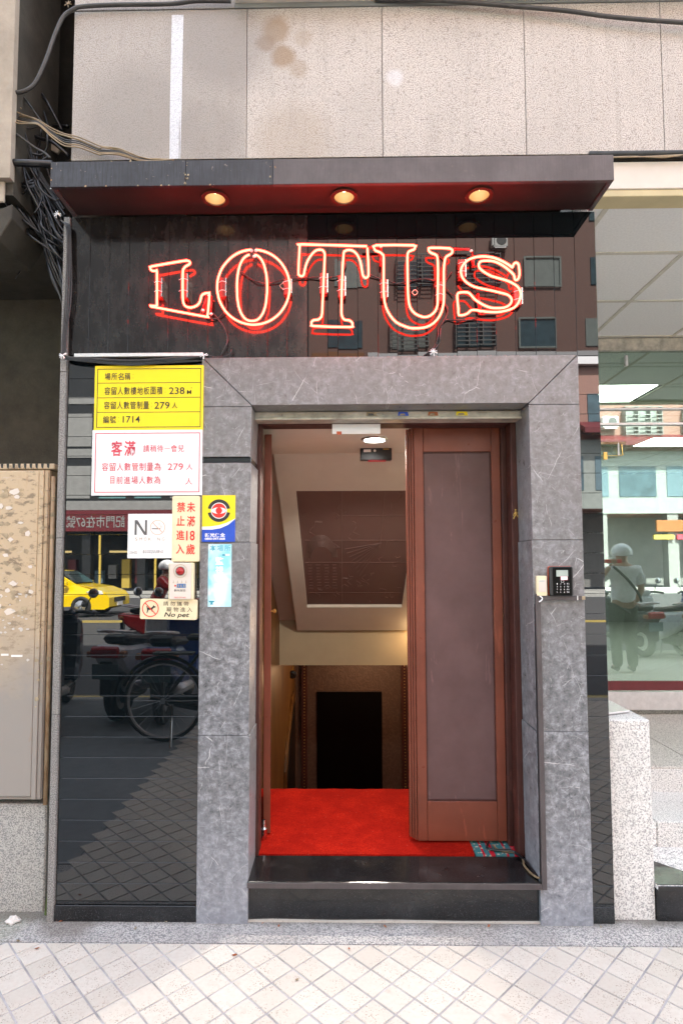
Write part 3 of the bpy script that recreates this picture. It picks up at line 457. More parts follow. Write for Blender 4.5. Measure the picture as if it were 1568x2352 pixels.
# ---------------------------------------------------------------- ground
gb = box(-150, 150, -150, .3, -.6, -.3); box(-150, -12.4, .3, 60, -.6, -.3, bm=gb); box(12.4, 150, .3, 60, -.6, -.3, bm=gb); box(-12.4, 12.4, 16.1, 60, -.6, -.3, bm=gb)
tag(obj('ground', gb, 'asphalt'), kind='structure')
pav = obj('pavement', box(-1.36, 40, -4.0, -.125, -.25, -.004), 'grout'); tag(pav, kind='structure')
tag(obj('concrete_apron', box(-40, -1.362, -4.0, -.45, -.25, -.002), 'apron'), kind='structure')
tag(obj('entrance_apron', box(-40, -1.362, -.45, -.125, -.25, -.0045), 'agg'), kind='structure')
tag(obj('aggregate_strip', box(-40, 40, -.1245, .35, -.25, 0), 'agg'), kind='structure')
tag(obj('kerb', box(-40, 40, -4.15, -4.003, -.3, .0, .01), 'granbase'), kind='structure')
tag(obj('road', box(-150, 150, -27, -4.152, -.35, -.12), 'asphalt'), kind='structure')
def strip(name, y0, y1, mat, x0=-150, x1=150): tag(obj(name, box(x0, x1, y0, y1, -.119, -.114), mat), kind='structure')
strip('road_marking', -4.75, -4.62, 'roadyellow'); strip('road_marking', -14.1, -13.95, 'roadyellow'); strip('road_marking', -14.45, -14.3, 'roadyellow'); strip('road_marking', -26.6, -26.45, 'roadwhite')
tag(obj('far_pavement', box(-150, 150, -32, -27.002, -.35, 0), 'granbase'), kind='structure')
# paving tiles laid diagonally
d = .144; X0, Y0 = -.405, -.34; h = d/2 - .0052
def tilepoly(cx, cy):
    p = [(cx+h, cy), (cx, cy+h), (cx-h, cy), (cx, cy-h)]; lim = -.132
    if cy + h <= lim: return None
    out = []
    for i in range(4):
        a, b_ = p[i], p[(i+1) % 4]
        if a[1] <= lim: out.append(a)
        if (a[1] <= lim) != (b_[1] <= lim): t = (lim-a[1])/(b_[1]-a[1]); out.append((a[0]+(b_[0]-a[0])*t, lim))
    return out
def tilebm(poly, cx, cy, bm=None, z=0.0):
    b = bm or bmesh.new(); n = len(poly); mx = sum(p[0] for p in poly)/n; my = sum(p[1] for p in poly)/n; s = 1 - .0022/h
    lo = [b.verts.new((x-cx, y-cy, z-.012)) for x, y in poly]; mid = [b.verts.new((x-cx, y-cy, z-.0015)) for x, y in poly]
    hi = [b.verts.new((mx+(x-mx)*s-cx, my+(y-my)*s-cy, z)) for x, y in poly]
    for A, B in ((lo, mid), (mid, hi)):
        for k in range(n): b.faces.new((A[k], A[(k+1) % n], B[(k+1) % n], B[k]))
    b.faces.new(hi); return b
full = bpy.data.meshes.new('tile'); b = tilebm(tilepoly_full := [(h, 0), (0, h), (-h, 0), (0, -h)], 0, 0); bmesh.ops.recalc_face_normals(b, faces=b.faces[:]); b.to_mesh(full); b.free(); full.materials.append(MT['paver'])
cells = []
for k in range(-14, 60):
    for m in range(-28, 4):
        for o_ in (0, 1):
            cx = X0 + (k + .5*(1-o_))*d; cy = Y0 + (m + .5*o_)*d
            if -1.36+h*.2 < cx < 6.5 and -3.98 < cy and cy - h < -.132: cells.append((cx, cy))
cells.sort(key=lambda c: (max(0, abs(c[0]-.1)-1.6)*3 + max(0, -c[1]-.9)*3 + abs(c[0])*.05 - c[1]*.02))
rest = bmesh.new(); cnt = 0
for i, (cx, cy) in enumerate(cells):
    pl = tilepoly(cx, cy); z = random.uniform(-.0008, .0008)
    if pl and (len(pl) < 3): continue
    if cnt < 298:
        if pl is None: o = obj('tile', full, None, pav, loc=(cx, cy, z))
        else: o = obj('tile', tilebm(pl, cx, cy), 'paver', pav, loc=(cx, cy, z))
        o.rotation_euler = (random.gauss(0, .004), random.gauss(0, .004), random.gauss(0, .006)); cnt += 1
    else: tilebm([(cx+h, cy), (cx, cy+h), (cx-h, cy), (cx, cy-h)] if pl is None else [(x, y) for x, y in pl], 0, 0, rest, z)
tag(obj('tiles', rest, 'paver', pav), kind='stuff')

# ---------------------------------------------------------------- the club building
bld = thing('entrance_building', 'building with black tiled club entrance, grey marble door surround and beige granite upper wall', 'building', (0, .3, 0))
def slab(pts, y0, y1, mat, name, bev=.0012, par=bld): return obj(name, prism(pts, y0, y1, bev), mat, par)
g = .0012
# marble surround: legs cut into slabs, mitred lintel
for z0, z1 in ((-.03, .772), (.774, 1.599), (1.601, 1.948), (1.975, 2.197)):
    slab([(-.619, z0), (-.403, z0), (-.398, z1), (-.619, z1)], .0, .2, 'marble', 'marble_slab')
slab([(-.619, 2.199), (-.398, 2.199), (-.398, 2.201), (-.617, 2.416), (-.619, 2.416)], 0, .2, 'marble', 'marble_slab')
slab([(-.617, 1.951), (-.4, 1.951), (-.4, 1.972), (-.617, 1.972)], .006, .2, 'btile', 'joint_band')
for z0, z1 in ((-.035, .792), (.794, 1.604), (1.606, 2.197)):
    slab([(.820, z0), (1.035, z0), (1.035, z1), (.816, z1)], 0, .2, 'marble', 'marble_slab')
slab([(.816, 2.199), (1.035, 2.199), (1.035, 2.416), (1.033, 2.416), (.816, 2.203)], 0, .2, 'marble', 'marble_slab')
slab([(-.614, 2.418), (-.397, 2.204), (.815, 2.206), (1.030, 2.418)], 0, .115, 'marble', 'marble_lintel')
# left panel: horizontal tiles
zz = [.066] + [.066 + .0872*k for k in range(1, 28)]; zz = [z for z in zz if z < 2.40] + [2.418]
def tile(x0, x1, z0, z1, mat='btile', y=.015, tilt=.0002, thick=.012):
    cx, cz = (x0+x1)/2, (z0+z1)/2
    o = obj('tile', box(-(x1-x0)/2+g/2, (x1-x0)/2-g/2, 0, thick, -(z1-z0)/2+g/2, (z1-z0)/2-g/2, .0006), mat, bld, local=True)
    o.location = Vector((cx, y, cz)) - wloc(bld); o.rotation_euler = (random.gauss(0, tilt), 0, random.gauss(0, tilt)); return o
for a, b_ in zip(zz, zz[1:]): tile(-1.220, -.6215, a, b_)
slab([(-1.232, -.01), (-.622, -.01), (-.622, .065), (-1.232, .065)], .008, .03, 'bstep', 'kicker_board')
for a, b_ in zip([-.02] + zz[:-1], zz): tile(1.037, 1.131, a, b_, thick=.03)
# fascia: vertical tiles, the left third scuffed
xs = [-1.222, -1.132, -1.043, -.955, -.866, -.775, -.686, -.597, -.509, -.418, -.33, -.242, -.153, -.063, -.017, .071, .161, .247, .336, .424, .511, .598, .683, .769, .857, .944, 1.037, 1.131]
for a, b_ in zip(xs, xs[1:]): tile(a, b_, 2.4185 if a > -.63 else 2.44, 3.076, 'dtile' if a < -.2 else 'ftile', .012, .0008)
slab([(-1.222, 2.4185), (-.63, 2.4185), (-.63, 2.439), (-1.222, 2.439)], .02, .03, 'black', 'joint_band')
obj('backing', box(-1.222, -.62, .03, .2, -.02, 3.07), 'black', bld); obj('backing', box(-.62, 1.035, .03, .2, 2.42, 3.07), 'black', bld)
# granite end strip
for z0, z1 in ((-.02, .86), (.862, 1.62), (1.622, 2.36), (2.362, 3.072)): slab([(-1.2505, z0), (-1.2235, z0), (-1.2235, z1), (-1.2505, z1)], 0, .5, 'grangrey', 'granite_strip')
obj('side_wall', box(-1.25, -1.225, .502, 1.9, -.1, 12), 'darkconc', bld)
# step
obj('step_slab', box(-.405, .822, -.012, .215, .148, .176, .006, seg=2), 'bstep', bld)
obj('step_nosing', box(-.404, .821, -.0145, -.0125, .151, .173, .0006), 'canopyR', bld)
obj('step_riser', prism([(-.402, 0), (.819, 0), (.819, .147), (-.402, .147)], .022, .06, .001), 'bstep', bld)
obj('mortar_line', prism([(-.403, -.01), (.82, -.01), (.82, .006), (.5, .004), (.2, .008), (-.05, .005), (-.3, .009), (-.403, .006)], .012, .05), 'paver', bld)
# steel shutter header and door frame
hd = obj('shutter_header', box(-.404, .83, .115, .2, 2.168, 2.2035, .002), 'steel', bld)
b = box(-.404, .83, .106, .114, 2.164, 2.176, .002); obj('shutter_lip', b, 'steel', hd, loc=-wloc(bld)-hd.location if False else None)
for i, (x0, x1, m_) in enumerate(((.109, .161, 'oldpaper'), (.255, .305, 'blue'), (.392, .44, 'leaf'), (.52, .575, 'yellow'))):
    obj('sticker', prism([(x0, 2.182), (x1, 2.181), (x1-.004, 2.199), (x0+.003, 2.200)], .1135, .1148), m_, hd)
    obj('sticker_residue', prism([(x0+.008, 2.183), (x1-.015, 2.184), (x1-.02, 2.192), (x0+.012, 2.191)], .1125, .1134), 'oldpaper' if i != 0 else 'greyprint', hd)
for x in (-.28, .185, .668): obj('bolt', lathe([(.005, 0), (.004, -.004), (.0, -.005)], 10, (x, .115, 2.19), 'Y'), 'steel', hd)
fr = obj('door_frame', box(-.405, -.388, .205, .30, .176, 2.199, .002), 'dframe', bld)
for nm, bx_ in (('frame_head', (-.387, .79, .205, .30, 2.166, 2.199)), ('frame_stile', (.792, .832, .205, .28, .176, 2.199)), ('frame_stile', (.774, .832, .302, .36, .176, 2.199))): obj(nm, box(*bx_, .003), 'dframe', bld)
obj('frame_stop', box(-.386, .772, .302, .32, 2.182, 2.198, .002), 'dframe', bld)
obj('pivot', lathe([(.014, 0), (.016, .01), (.016, .05), (.008, .06), (.008, .09)], 14, (-.385, .36, .18)), 'chrome', bld)
# right leaf (closed): stepped edge, stiles, rails, recessed panel
leaf = obj('door_leaf', box(.352, .398, .322, .362, .192, 2.176, .002), 'door', bld); leaf['label'] = 'closed right leaf with mauve recessed panel'
for nm, bb in (('stile', (.731, .773, .322, .362, .192, 2.176)), ('rail', (.399, .730, .3225, .362, 2.055, 2.176)), ('rail', (.399, .730, .3225, .362, .192, .374)), ('rebate_strip', (.340, .351, .330, .366, .192, 2.176)), ('rebate_strip', (.329, .3395, .338, .370, .196, 2.174)), ('rebate_strip', (.316, .3285, .346, .375, .2, 2.172))):
    obj(nm, box(*bb, .0018), 'door', leaf)
obj('panel', box(.399, .730, .336, .35, .375, 2.054), 'dpanel', leaf)
for bb in ((.399, .403, .328, .337, .375, 2.054), (.726, .730, .328, .337, .375, 2.054), (.4035, .7255, .328, .337, 2.050, 2.054), (.4035, .7255, .328, .337, .375, .379)): obj('bead', box(*bb), 'dframe', leaf)
# left leaf (open inward, seen on edge)
l2 = obj('door_leaf', prism([(-.394, .40), (-.358, .40), (-.418, .86), (-.454, .86)], .19, 2.165, .002, 'Z'), 'door', bld); l2['label'] = 'left leaf folded open, edge on'
obj('knob', lathe([(.004, 0), (.004, .012), (.011, .016), (.012, .024), (.0, .03)], 14, (-.367, .46, 1.265), 'X'), 'brass', l2)
# upper granite panels
xj = [-1.2505, -.437, .191, .848, 1.475, 2.13, 2.78, 3.43]
for a, b_ in zip(xj, xj[1:]): obj('granite_panel', box(a+.0015, b_-.0015, .05, .08, 3.372 if a > .9 else 3.372, 4.100, .001), 'gran', bld)
obj('granite_panel', box(xj[0]+.0015, -.496, .05, .08, 4.106, 4.86, .001), 'gran', bld)
obj('panel_backing', box(-1.248, 12, .0805, .3, 3.36, 12), 'darkconc', bld)
obj('upper_wall', box(-.49, 12, -.01, .0800, 4.148, 12), 'gran', bld)
obj('window_sill', box(-.494, 12, -.04, .06, 4.124, 4.1475, .003), 'cream', bld)
obj('sealant_joint', box(-.494, 12, .045, .07, 4.1015, 4.1235), 'greyfac', bld)
obj('side_return', box(-1.2505, -1.23, .0805, 1.9, 3.073, 12), 'darkconc', bld)
obj('roof', box(-12, 12, .3, 16, 12.0, 12.3), 'darkconc', bld); obj('back_wall', box(-12, 12, 15.7, 16, -3, 12), 'darkconc', bld)
for x in (-12.3, 12.0): obj('end_wall', box(x, x+.3, .3, 16, -3, 12.3), 'darkconc', bld)
# band of light down the wall, painted as a pale stripe
# canopy
can = thing('canopy', 'dark box canopy with three round downlights above the neon letters', 'canopy', (0, .0, 3.078))
YF = -.197
obj('front_board', box(-1.214, -.6495, YF, YF+.018, 3.078, 3.188, .0015), 'canopyL', can); obj('front_board', box(-.648, -.283, YF+.001, YF+.018, 3.078, 3.188, .0015), 'canopyL', can); obj('front_board', box(-.282, 1.122, YF, YF+.018, 3.078, 3.188, .0015), 'canopyR', can)
obj('top_board', box(-1.213, 1.121, YF+.019, .048, 3.170, 3.187), 'soffit', can)
for x in (-1.213, 1.103): obj('end_board', box(x, x+.018, YF+.019, .011, 3.0785, 3.169), 'canopyR', can)
lx = (-.544, .012, .590)
holes = [circ(x, -.105, .043, 28) for x in lx]
me = shape2d([[(-1.194, YF+.019), (1.102, YF+.019), (1.102, .0115), (-1.194, .0115)]] + holes, .012, 0)
me.transform(Matrix.Translation((0, 0, 3.0845)) @ Matrix.Rotation(R_(-90), 4, 'X'))
obj('underside', me, 'soffit', can)
for i, x in enumerate(lx):
    t = obj('downlight', shape2d([circ(x, -.105, .058, 28), circ(x, -.105, .0425, 28)], .006, 0), 'dframe', can)
    t.data.transform(Matrix.Translation((0, 0, 3.0755)) @ Matrix.Rotation(R_(-90), 4, 'X'))
    bm = bmesh.new(); n = 28
    for (r0, z0), (r1, z1) in (((.0428, 3.078), (.040, 3.135)), ((.040, 3.135), (.03, 3.158)), ((.03, 3.158), (.001, 3.16))):
        A = [bm.verts.new((x+r0*math.cos(2*math.pi*k/n), -.105+r0*math.sin(2*math.pi*k/n), z0)) for k in range(n)]
        B = [bm.verts.new((x+r1*math.cos(2*math.pi*k/n), -.105+r1*math.sin(2*math.pi*k/n), z1)) for k in range(n)]
        for k in range(n): bm.faces.new((A[k], A[(k+1) % n], B[(k+1) % n], B[k]))
    obj('reflector_cup', bm, 'lampwarm', t, smooth=True); obj('bulb', lathe([(0, 0), (.018, .006), (.022, .02), (.012, .04), (0, .044)], 16, (x, -.105, 3.108)), 'bulb', t, smooth=True)
cr_ = random.Random(4)
for i in range(26):
    x = cr_.choice([-.649, -.649, -.283, -1.212]) + cr_.gauss(0, .008); z = cr_.uniform(3.081, 3.185); s_ = cr_.uniform(.0012, .0045)
    if i > 15: x = cr_.uniform(-1.2, -.1); z = cr_.choice([3.0795, 3.187])
    x = max(-1.21, x); obj('paint_chip', prism([(x-s_, z-s_*.7), (x+s_*.8, z-s_), (x+s_, z+s_*.9), (x-s_*.4, z+s_)], YF-.0012, YF-.0002), 'oldpaper' if i % 2 else 'rustpipe', can)
for x in (.315, .632): obj('fixing', box(x, x+.006, -.15, -.14, 3.187, 3.197), 'black', can)

# ---------------------------------------------------------------- stairwell inside
sw = tag(obj('stairwell_walls', box(-.70, -.604, .42, 5.0, -2.6, 2.4), 'wood'), kind='structure')
b = box(.86, .95, .42, 5.0, -2.6, 2.4); obj('wall_panel', b, 'plaster', sw)
obj('wall_return', box(-.604, -.47, .42, .44, -2, 2.4), 'plaster', sw); obj('wall_return', box(-.62, -.405, .2, .42, .1, 2.4), 'dark', sw); obj('wall_return', box(.832, .95, .2, .42, .1, 2.4), 'dark', sw)
k = .693; SL = lambda y, off=0: 2.2 - (y-1.1)*k + off
tag(obj('stairwell_ceiling', box(-.62, .87, .22, 1.20, 2.2, 2.26), 'plaster'), kind='structure')
# sloped soffit (behind the dropped panel), the dropped panel with its recess, and the vertical drop
so = tag(obj('sloped_ceiling', prism([(1.1, SL(1.1, .11)), (3.06, SL(3.06, .13)), (3.06, SL(3.06, .2)), (1.1, 2.5)], -.62, .87, 0, 'X'), 'plaster'), kind='structure')
rx0, rx1, ry0, ry1 = -.315, .520, 1.389, 2.652
def sp(x, y, off=0): return (x, y, SL(y, off))
b = bmesh.new(); x0, x1, y0, y1 = -.432, .66, 1.1, 3.0
o4 = [sp(x0, y0), sp(x1, y0), sp(x1, y1), sp(x0, y1)]; i4 = [sp(rx0, ry0), sp(rx1, ry0), sp(rx1, ry1), sp(rx0, ry1)]
t4 = [(x, y, z+.13) for x, y, z in o4]; r4 = [(x, y, z+.028) for x, y, z in i4]
O, I, T, Q = [[b.verts.new(p) for p in q] for q in (o4, i4, t4, r4)]
for i in range(4):
    j = (i+1) % 4; b.faces.new((O[i], O[j], I[j], I[i])); b.faces.new((O[i], O[j], T[j], T[i])); b.faces.new((I[i], I[j], Q[j], Q[i]))
b.faces.new(T); obj('dropped_panel', b, 'plaster', so)
b = bmesh.new(); b.faces.new([b.verts.new((x, y, z-.002)) for x, y, z in r4]); pn = obj('relief_panel', b, 'relief', so)
# worn low relief lines on the panel: bands, columns of strokes, arcs and fans
bm = bmesh.new(); rr_ = random.Random(5); W_, H_ = rx1-rx0, ry1-ry0
def rl(pts): tube([sp(rx0+u*W_, ry0+v*H_, .024) for u, v in pts], .0024, 4, smooth=False, bm=bm)
for v in (.385, .575, .87): rl([(.03, v), (.97, v+.003)])
rl([(.37, .0), (.37, .97)]); rl([(.72, .0), (.72, .45)]); rl([(.38, .195), (.98, .195)])
for kk in range(9): rl([(.18+(.10+.006*kk)*math.cos(R_(a)), .53-(.06+.007*kk)*math.sin(R_(a))*1.6) for a in range(0, 181, 15)])
for kk in range(8): rl([(.73, .41), (.40+.02*kk, .46+.035*kk)])
for cx in (.06, .14, .22, .30):
    for kk in range(9): rl([(cx-.02+rr_.uniform(-.005, .005), .60+.028*kk), (cx+.02+rr_.uniform(-.005, .005), .60+.028*kk)])
for kk in range(44):
    u, v = rr_.uniform(.05, .93), rr_.uniform(.03, .96); a = rr_.uniform(0, 6.28); q = rr_.uniform(.02, .07)
    rl([(u, v), (u+q*math.cos(a), v+q*math.sin(a)*.7), (u+q*1.4*math.cos(a+.7), v+q*math.sin(a+.7))])
obj('carving', bm, 'relief', pn)
zb1 = SL(3.05, .13)
tag(obj('drop_wall', box(-.603, .86, 3.052, 3.12, .55, 1.12), 'dropwall'), kind='structure')
bw = tag(obj('stairwell_back_wall', box(-.95, 1.3, 4.9, 5.0, -2.6, 1.2), 'wallpaper'), kind='structure')
tag(obj('lower_ceiling', box(-.9, 1.3, 3.121, 4.899, .551, .60), 'wallpaper'), kind='structure')
for x0, x1 in ((-.522, -.447), (.728, .806)):
    t = obj('beaded_trim', box(x0, x1, 4.85, 4.899, -2.3, .55, .004), 'dframe', bw)
    bm = bmesh.new()
    for i in range(60): lathe([(0, -.008), (.007, -.004), (.008, 0), (.007, .004), (0, .008)], 6, ((x0+x1)/2, 4.847, .5-i*.038), 'Y', bm)
    tag(obj('beads', bm, 'brass', t), kind='stuff')
tag(obj('black_door', box(-.328, .484, 4.87, 4.899, -2.2, -.093, .004), 'screenblk', bw))
# stairs and landing
lnd = tag(obj('landing', box(-.604, .86, .206, .985, -.1, .168), 'darkconc'), kind='structure')
st = thing('staircase', 'flight of stairs running down behind the red landing', 'staircase', (0, 1, 0))
for i in range(12): obj('stair_tread', box(-.603, .859, .99+i*.29, 1.28+i*.29, -2.6, .168-(i+1)*.18), 'carpet', st)
# carpet
cp = bmesh.new(); n_ = 60
top = []
def wob(u): return .004*math.sin(u*9)+.003*math.sin(u*23+1)
P_ = [(-.405+1.0*i/n_, .217+.0015*math.sin(i*.9)) for i in range(n_+1)] + [(.60, .30), (.60, .984)] + [(.60-1.203*i/n_, .992+wob(i/n_*3)*.6) for i in range(1, n_+1)] + [(-.603, .44), (-.405, .42)]
tag(obj('red_carpet', prism(P_, .170, .180, 0, 'Z'), 'carpet'), 'bright red carpet covering the landing behind the black step', 'carpet')
tag(obj('patterned_rug', box(.602, .830, .218, .60, .170, .179, .001), 'rug'), 'teal and red patterned rug beside the red carpet', 'rug')
lab = obj('sensor_plate', box(-.047, .180, .197, .2035, 2.118, 2.165, .001), 'signwhite'); tag(lab, 'white rectangular plate under the steel door header', 'plate'); obj('orange_tag', box(-.026, -.003, .1955, .1968, 2.114, 2.13), 'orange', lab)
# interior downlight, exit sign box, ceiling bits
dl = thing('ceiling_downlight', 'lit round downlight in the ceiling just inside the door', 'light', (.18, .684, 2.2))
obj('trim_ring', lathe([(.062, -.006), (.078, 0), (.078, -.002), (.062, -.008)], 28, (.18, .684, 2.199)), 'chrome', dl); obj('lamp', lathe([(0, -.004), (.055, -.004), (.060, 0), (0, 0)], 28, (.18, .684, 2.199)), 'lampcool', dl)
pl = bpy.data.lights.new('downlight_lamp', 'SPOT'); pl.energy = 13; pl.color = (1, .9, .78); pl.spot_size = R_(150); pl.shadow_soft_size = .05; po = bpy.data.objects.new('downlight_lamp', pl); C.objects.link(po); po.location = (.18, .684, 2.17)
ex = obj('emergency_light', box(.108, .297, .94, .99, 2.128, 2.2, .003), 'black'); tag(ex, 'black box hanging from the ceiling behind the lit downlight', 'emergency light')
obj('paper_label', box(.128, .172, .9385, .9397, 2.176, 2.192), 'white', ex); obj('round_label', lathe([(0, -.001), (.008, -.001), (.008, 0)], 16, (.195, .94, 2.184), 'Y'), 'white', ex); obj('connector', cyl((.245, .935, 2.193), (.28, .935, 2.193), .004, 8), 'brass', ex); obj('base_strip', box(.155, .262, .939, .986, 2.124, 2.1275), 'redprint', ex)
wl = thing('wall_lamp', 'warm wall lamp down the stairwell behind the right door leaf', 'lamp', (.83, 2.9, .9))
obj('lamp_shade', lathe([(.0, -.06), (.05, -.05), (.05, .05), (0, .06)], 16, (.81, 2.9, .95)), emis('amber shade', (1, .5, .12), 2.5), wl); obj('bracket', box(.81, .862, 2.88, 2.92, .93, .96), 'brass', wl)
pl = bpy.data.lights.new('stair_lamp', 'POINT'); pl.energy = 1.0; pl.color = (1, .66, .36); pl.shadow_soft_size = .06; po = bpy.data.objects.new('stair_lamp', pl); C.objects.link(po); po.location = (.72, 2.9, .95)
pl = bpy.data.lights.new('lobby_fill', 'POINT'); pl.energy = 2.6; pl.color = (1, .62, .34); pl.shadow_soft_size = .06; po = bpy.data.objects.new('lobby_fill', pl); C.objects.link(po); po.location = (.3, 4.0, .42)  # unseen point light without a fixture, added to brighten the lower stairwell
sk = thing('stairwell_speaker', 'small round black speaker hanging near the wallpapered back wall', 'speaker', (-.575, 4.2, .3))
obj('bracket', cyl((-.575, 4.2, .55), (-.575, 4.2, .30), .008, 8), 'brass', sk); obj('cone', lathe([(.045, 0), (.045, -.03), (.02, -.035), (.0, -.028)], 20, (-.575, 4.2, .25), 'Y'), 'black', sk)
mf = thing('framed_mirror', 'dark cut corner frame on the golden brown stair wall', 'frame', (-.6, 3.9, -.9))
obj('frame', prism([(3.5, -1.9), (4.6, -1.9), (4.6, -.02), (4.3, .0), (3.7, -.35), (3.5, -.6)], -.604, -.575, .004, 'X'), 'wood', mf); obj('mirror_pane', prism([(3.58, -1.9), (4.5, -1.9), (4.5, -.12), (4.3, -.12), (3.78, -.42), (3.58, -.66)], -.5745, -.57, 0, 'X'), 'dark', mf)
# cable by the door, gold figure sticker
tag(obj('entrance_cable', tube([(.70, .30, .185), (.71, .25, .188), (.735, .235, .187), (.775, .228, .187), (.795, .21, .184), (.80, .17, .182), (.79, .12, .182), (.797, .06, .183), (.812, .02, .184), (.8175, .006, .19)], .0045, 8), 'tancab'), 'worn cable curling along the right end of the black step', 'cable')
tag(obj('entrance_cable', tube([(.68, .31, .19), (.665, .27, .188), (.69, .245, .189), (.75, .232, .193), (.78, .222, .19), (.805, .16, .184), (.81, .10, .184), (.815, .03, .186)], .0055, 8), 'blackcab'), 'black cable crossing the patterned rug to the step corner', 'cable')
fg = thing('figure_sticker', 'small gold striding figure sticker on the dark right door frame', 'sticker', (.812, .2, 1.73))
bm = bmesh.new()
for q, rr0 in (([(.811, 1.752), (.811, 1.757)], .005), ([(.811, 1.747), (.812, 1.735)], .006), ([(.812, 1.735), (.803, 1.722), (.800, 1.712)], .003), ([(.812, 1.735), (.820, 1.724), (.826, 1.713)], .003), ([(.811, 1.745), (.803, 1.738), (.799, 1.728)], .002), ([(.811, 1.745), (.820, 1.740)], .002)):
    tube([(x, .2042, z) for x, z in q], rr0, 6, bm=bm, smooth=False)
bm.transform(Matrix.Translation((0, .2042, 0)) @ Matrix.Diagonal((1, .2, 1, 1)) @ Matrix.Translation((0, -.2042, 0))); obj('figure', bm, 'brass', fg)

# ---------------------------------------------------------------- neon sign
neo = thing('neon_sign', 'red neon tube letters spelling LOTUS on the black fascia', 'neon sign', (0, 0, 2.55))
for ch, loops in NEON:
    root = None
    for lp in loops:
        closed = ch in 'LOUS'; pts = [(x, -.03, z) for x, z in lp]
        if closed and (Vector(pts[0])-Vector(pts[-1])).length < .004: pts = pts[:-1]
        if ch == 'O': closed = False
        core = tube(pts, .0040, 8, 2, closed); 
        o = obj('letter', core, 'neon', neo if root is None else root, smooth=True)
        if root is None: root = o; o['label'] = 'letter ' + ch
        obj('glass_tube', tube(pts, .0064, 10, 2, closed), 'neonglass', root, smooth=True)
for s in SUPPORTS:
    (x0, z1), (x1, z0) = s; cx = (x0+x1)/2
    su = obj('support_block', box(x0+.002, x1-.002, -.024, .011, z0+.002, z1, .002), 'clearplastic', neo)
    obj('side_plate', box(x1-.003, x1+.001, -.027, .011, z0+.006, z1-.004), 'chrome', su)
    for f in (.28, .72):
        z = z0+(z1-z0)*f; obj('wire_tie', tube([(x0-.002, -.028, z), (cx-.004, -.039, z+.001), (cx+.006, -.039, z), (x1+.002, -.028, z)], .0011, 5, 3), 'signwhite', su)
def el(p0, p1, r=.006): return cyl(p0, p1, r, 10)
for p0, p1 in (((-.595, -.016, 2.690), (-.613, -.014, 2.634)), ((-.578, -.016, 2.69), (-.581, -.014, 2.615)), ((.094, -.016, 2.905), (.165, -.016, 2.905)), ((.175, -.014, 2.90), (.173, -.014, 2.82)), ((.495, -.016, 2.895), (.565, -.016, 2.893)), ((.578, -.014, 2.88), (.58, -.014, 2.815)), ((.598, -.016, 2.69), (.606, -.016, 2.615)), ((.612, -.016, 2.612), (.69, -.016, 2.612))):
    obj('electrode', el(p0, p1), 'redglass', neo, smooth=True)
for p in ((-.588, -.012, 2.694), (-.614, -.014, 2.628), (-.578, -.012, 2.612), (-.378, -.03, 2.889), (-.398, -.03, 2.889), (-.385, -.03, 2.862), (.174, -.016, 2.908), (.572, -.016, 2.885), (.608, -.016, 2.61)): obj('glass_end', lathe([(0, -.006), (.006, -.004), (.008, 0), (.006, .004), (0, .006)], 10, p), 'signwhite', neo, smooth=True)
for wv in WIRES: obj('lead_wire', tube([(x, .004 if i % 2 else -.004, z) for i, (x, z) in enumerate(wv)], .0034, 6, 4), 'blackcab', neo, smooth=True)
for x, z in ((-.262, 2.74), (.324, 2.705)):
    r0 = obj('ring_hook', tube([(x, -.004, z+.012), (x-.012, -.004, z), (x, -.004, z-.012), (x+.012, -.004, z)], .002, 6, 4, True), 'steel', neo)

# ---------------------------------------------------------------- signs on the wall
def plate(name, label, cat, r, y0, y1, mat, rad=0, hole=None):
    x0, x1, z0, z1 = r; t = thing(name, label, cat, ((x0+x1)/2, y1, z0))
    if rad: o = obj('board', prism(rrect(x0, x1, z0, z1, rad), y0, y1, .0008), mat, t)
    else: o = obj('board', box(x0, x1, y0, y1, z0, z1, .0008), mat, t)
    return t
def frame(t, r, w_, y, mat): x0, x1, z0, z1 = r; return obj('printed_border', shape2d([[(x0, z0), (x1, z0), (x1, z1), (x0, z1)], [(x0+w_, z0+w_), (x1-w_, z0+w_), (x1-w_, z1-w_), (x0+w_, z1-w_)]], .0006, y), mat, t)
t = plate('capacity_sign', 'yellow capacity sign in black print, above the white sign', 'sign', R['yellow'], -.010, -.001, 'yellow')
frame(t, R['yframe'], .0028, -.0104, 'ykblack')
for z in R['ylines']: obj('printed_line', box(R['yframe'][0]+.0028, R['yframe'][1]-.0028, -.0108, -.0103, z-.0011, z+.0011), 'ykblack', t)
def spread(body, r, sep=None): return [(body, r)]
def kaiti(items): return items
def perchar(items):
    """one box per character, with gaps between them as on the printed sign"""
    out = []
    for body, (x0, x1, z0, z1) in items:
        if body in ('238', '279', '1714', 'M', '.', '人'): out.append((body, [x0, x1, z0, z1])); continue
        n = len(body); n_eff = n - (.55 if body[-1] == '：' else 0); p = (x1-x0)/n_eff if body[-1] != '：' else (x1-x0)/(n-.62)
        for i, c in enumerate(body):
            a = x0 + i*p
            if c == '：':
                m = (z0+z1)/2; hh = (z1-z0)
                for dz in (-.26, .22): out.append(('.', [a+p*.22, a+p*.22+.0026, m+dz*hh, m+dz*hh+.0026]))
            elif c == '一': out.append((c, [a+p*.06, a+p*.86, (z0+z1)/2-.001, (z0+z1)/2+.001]))
            elif c == '目': out.append((c, [a+p*.2, a+p*.75, z0+.001, z1]))
            else: out.append((c, [a, a+p*.86, z0, z1]))
    return out
lettering(perchar(TX['yellow']), -.0112, 'ykblack', t, bold=.008)
t = plate('house_full_sign', 'white house full sign in pink red print, right under the yellow sign', 'sign', R['white'], -.010, -.001, 'signwhite')
frame(t, R['wframe'], .0032, -.0104, 'redprint')
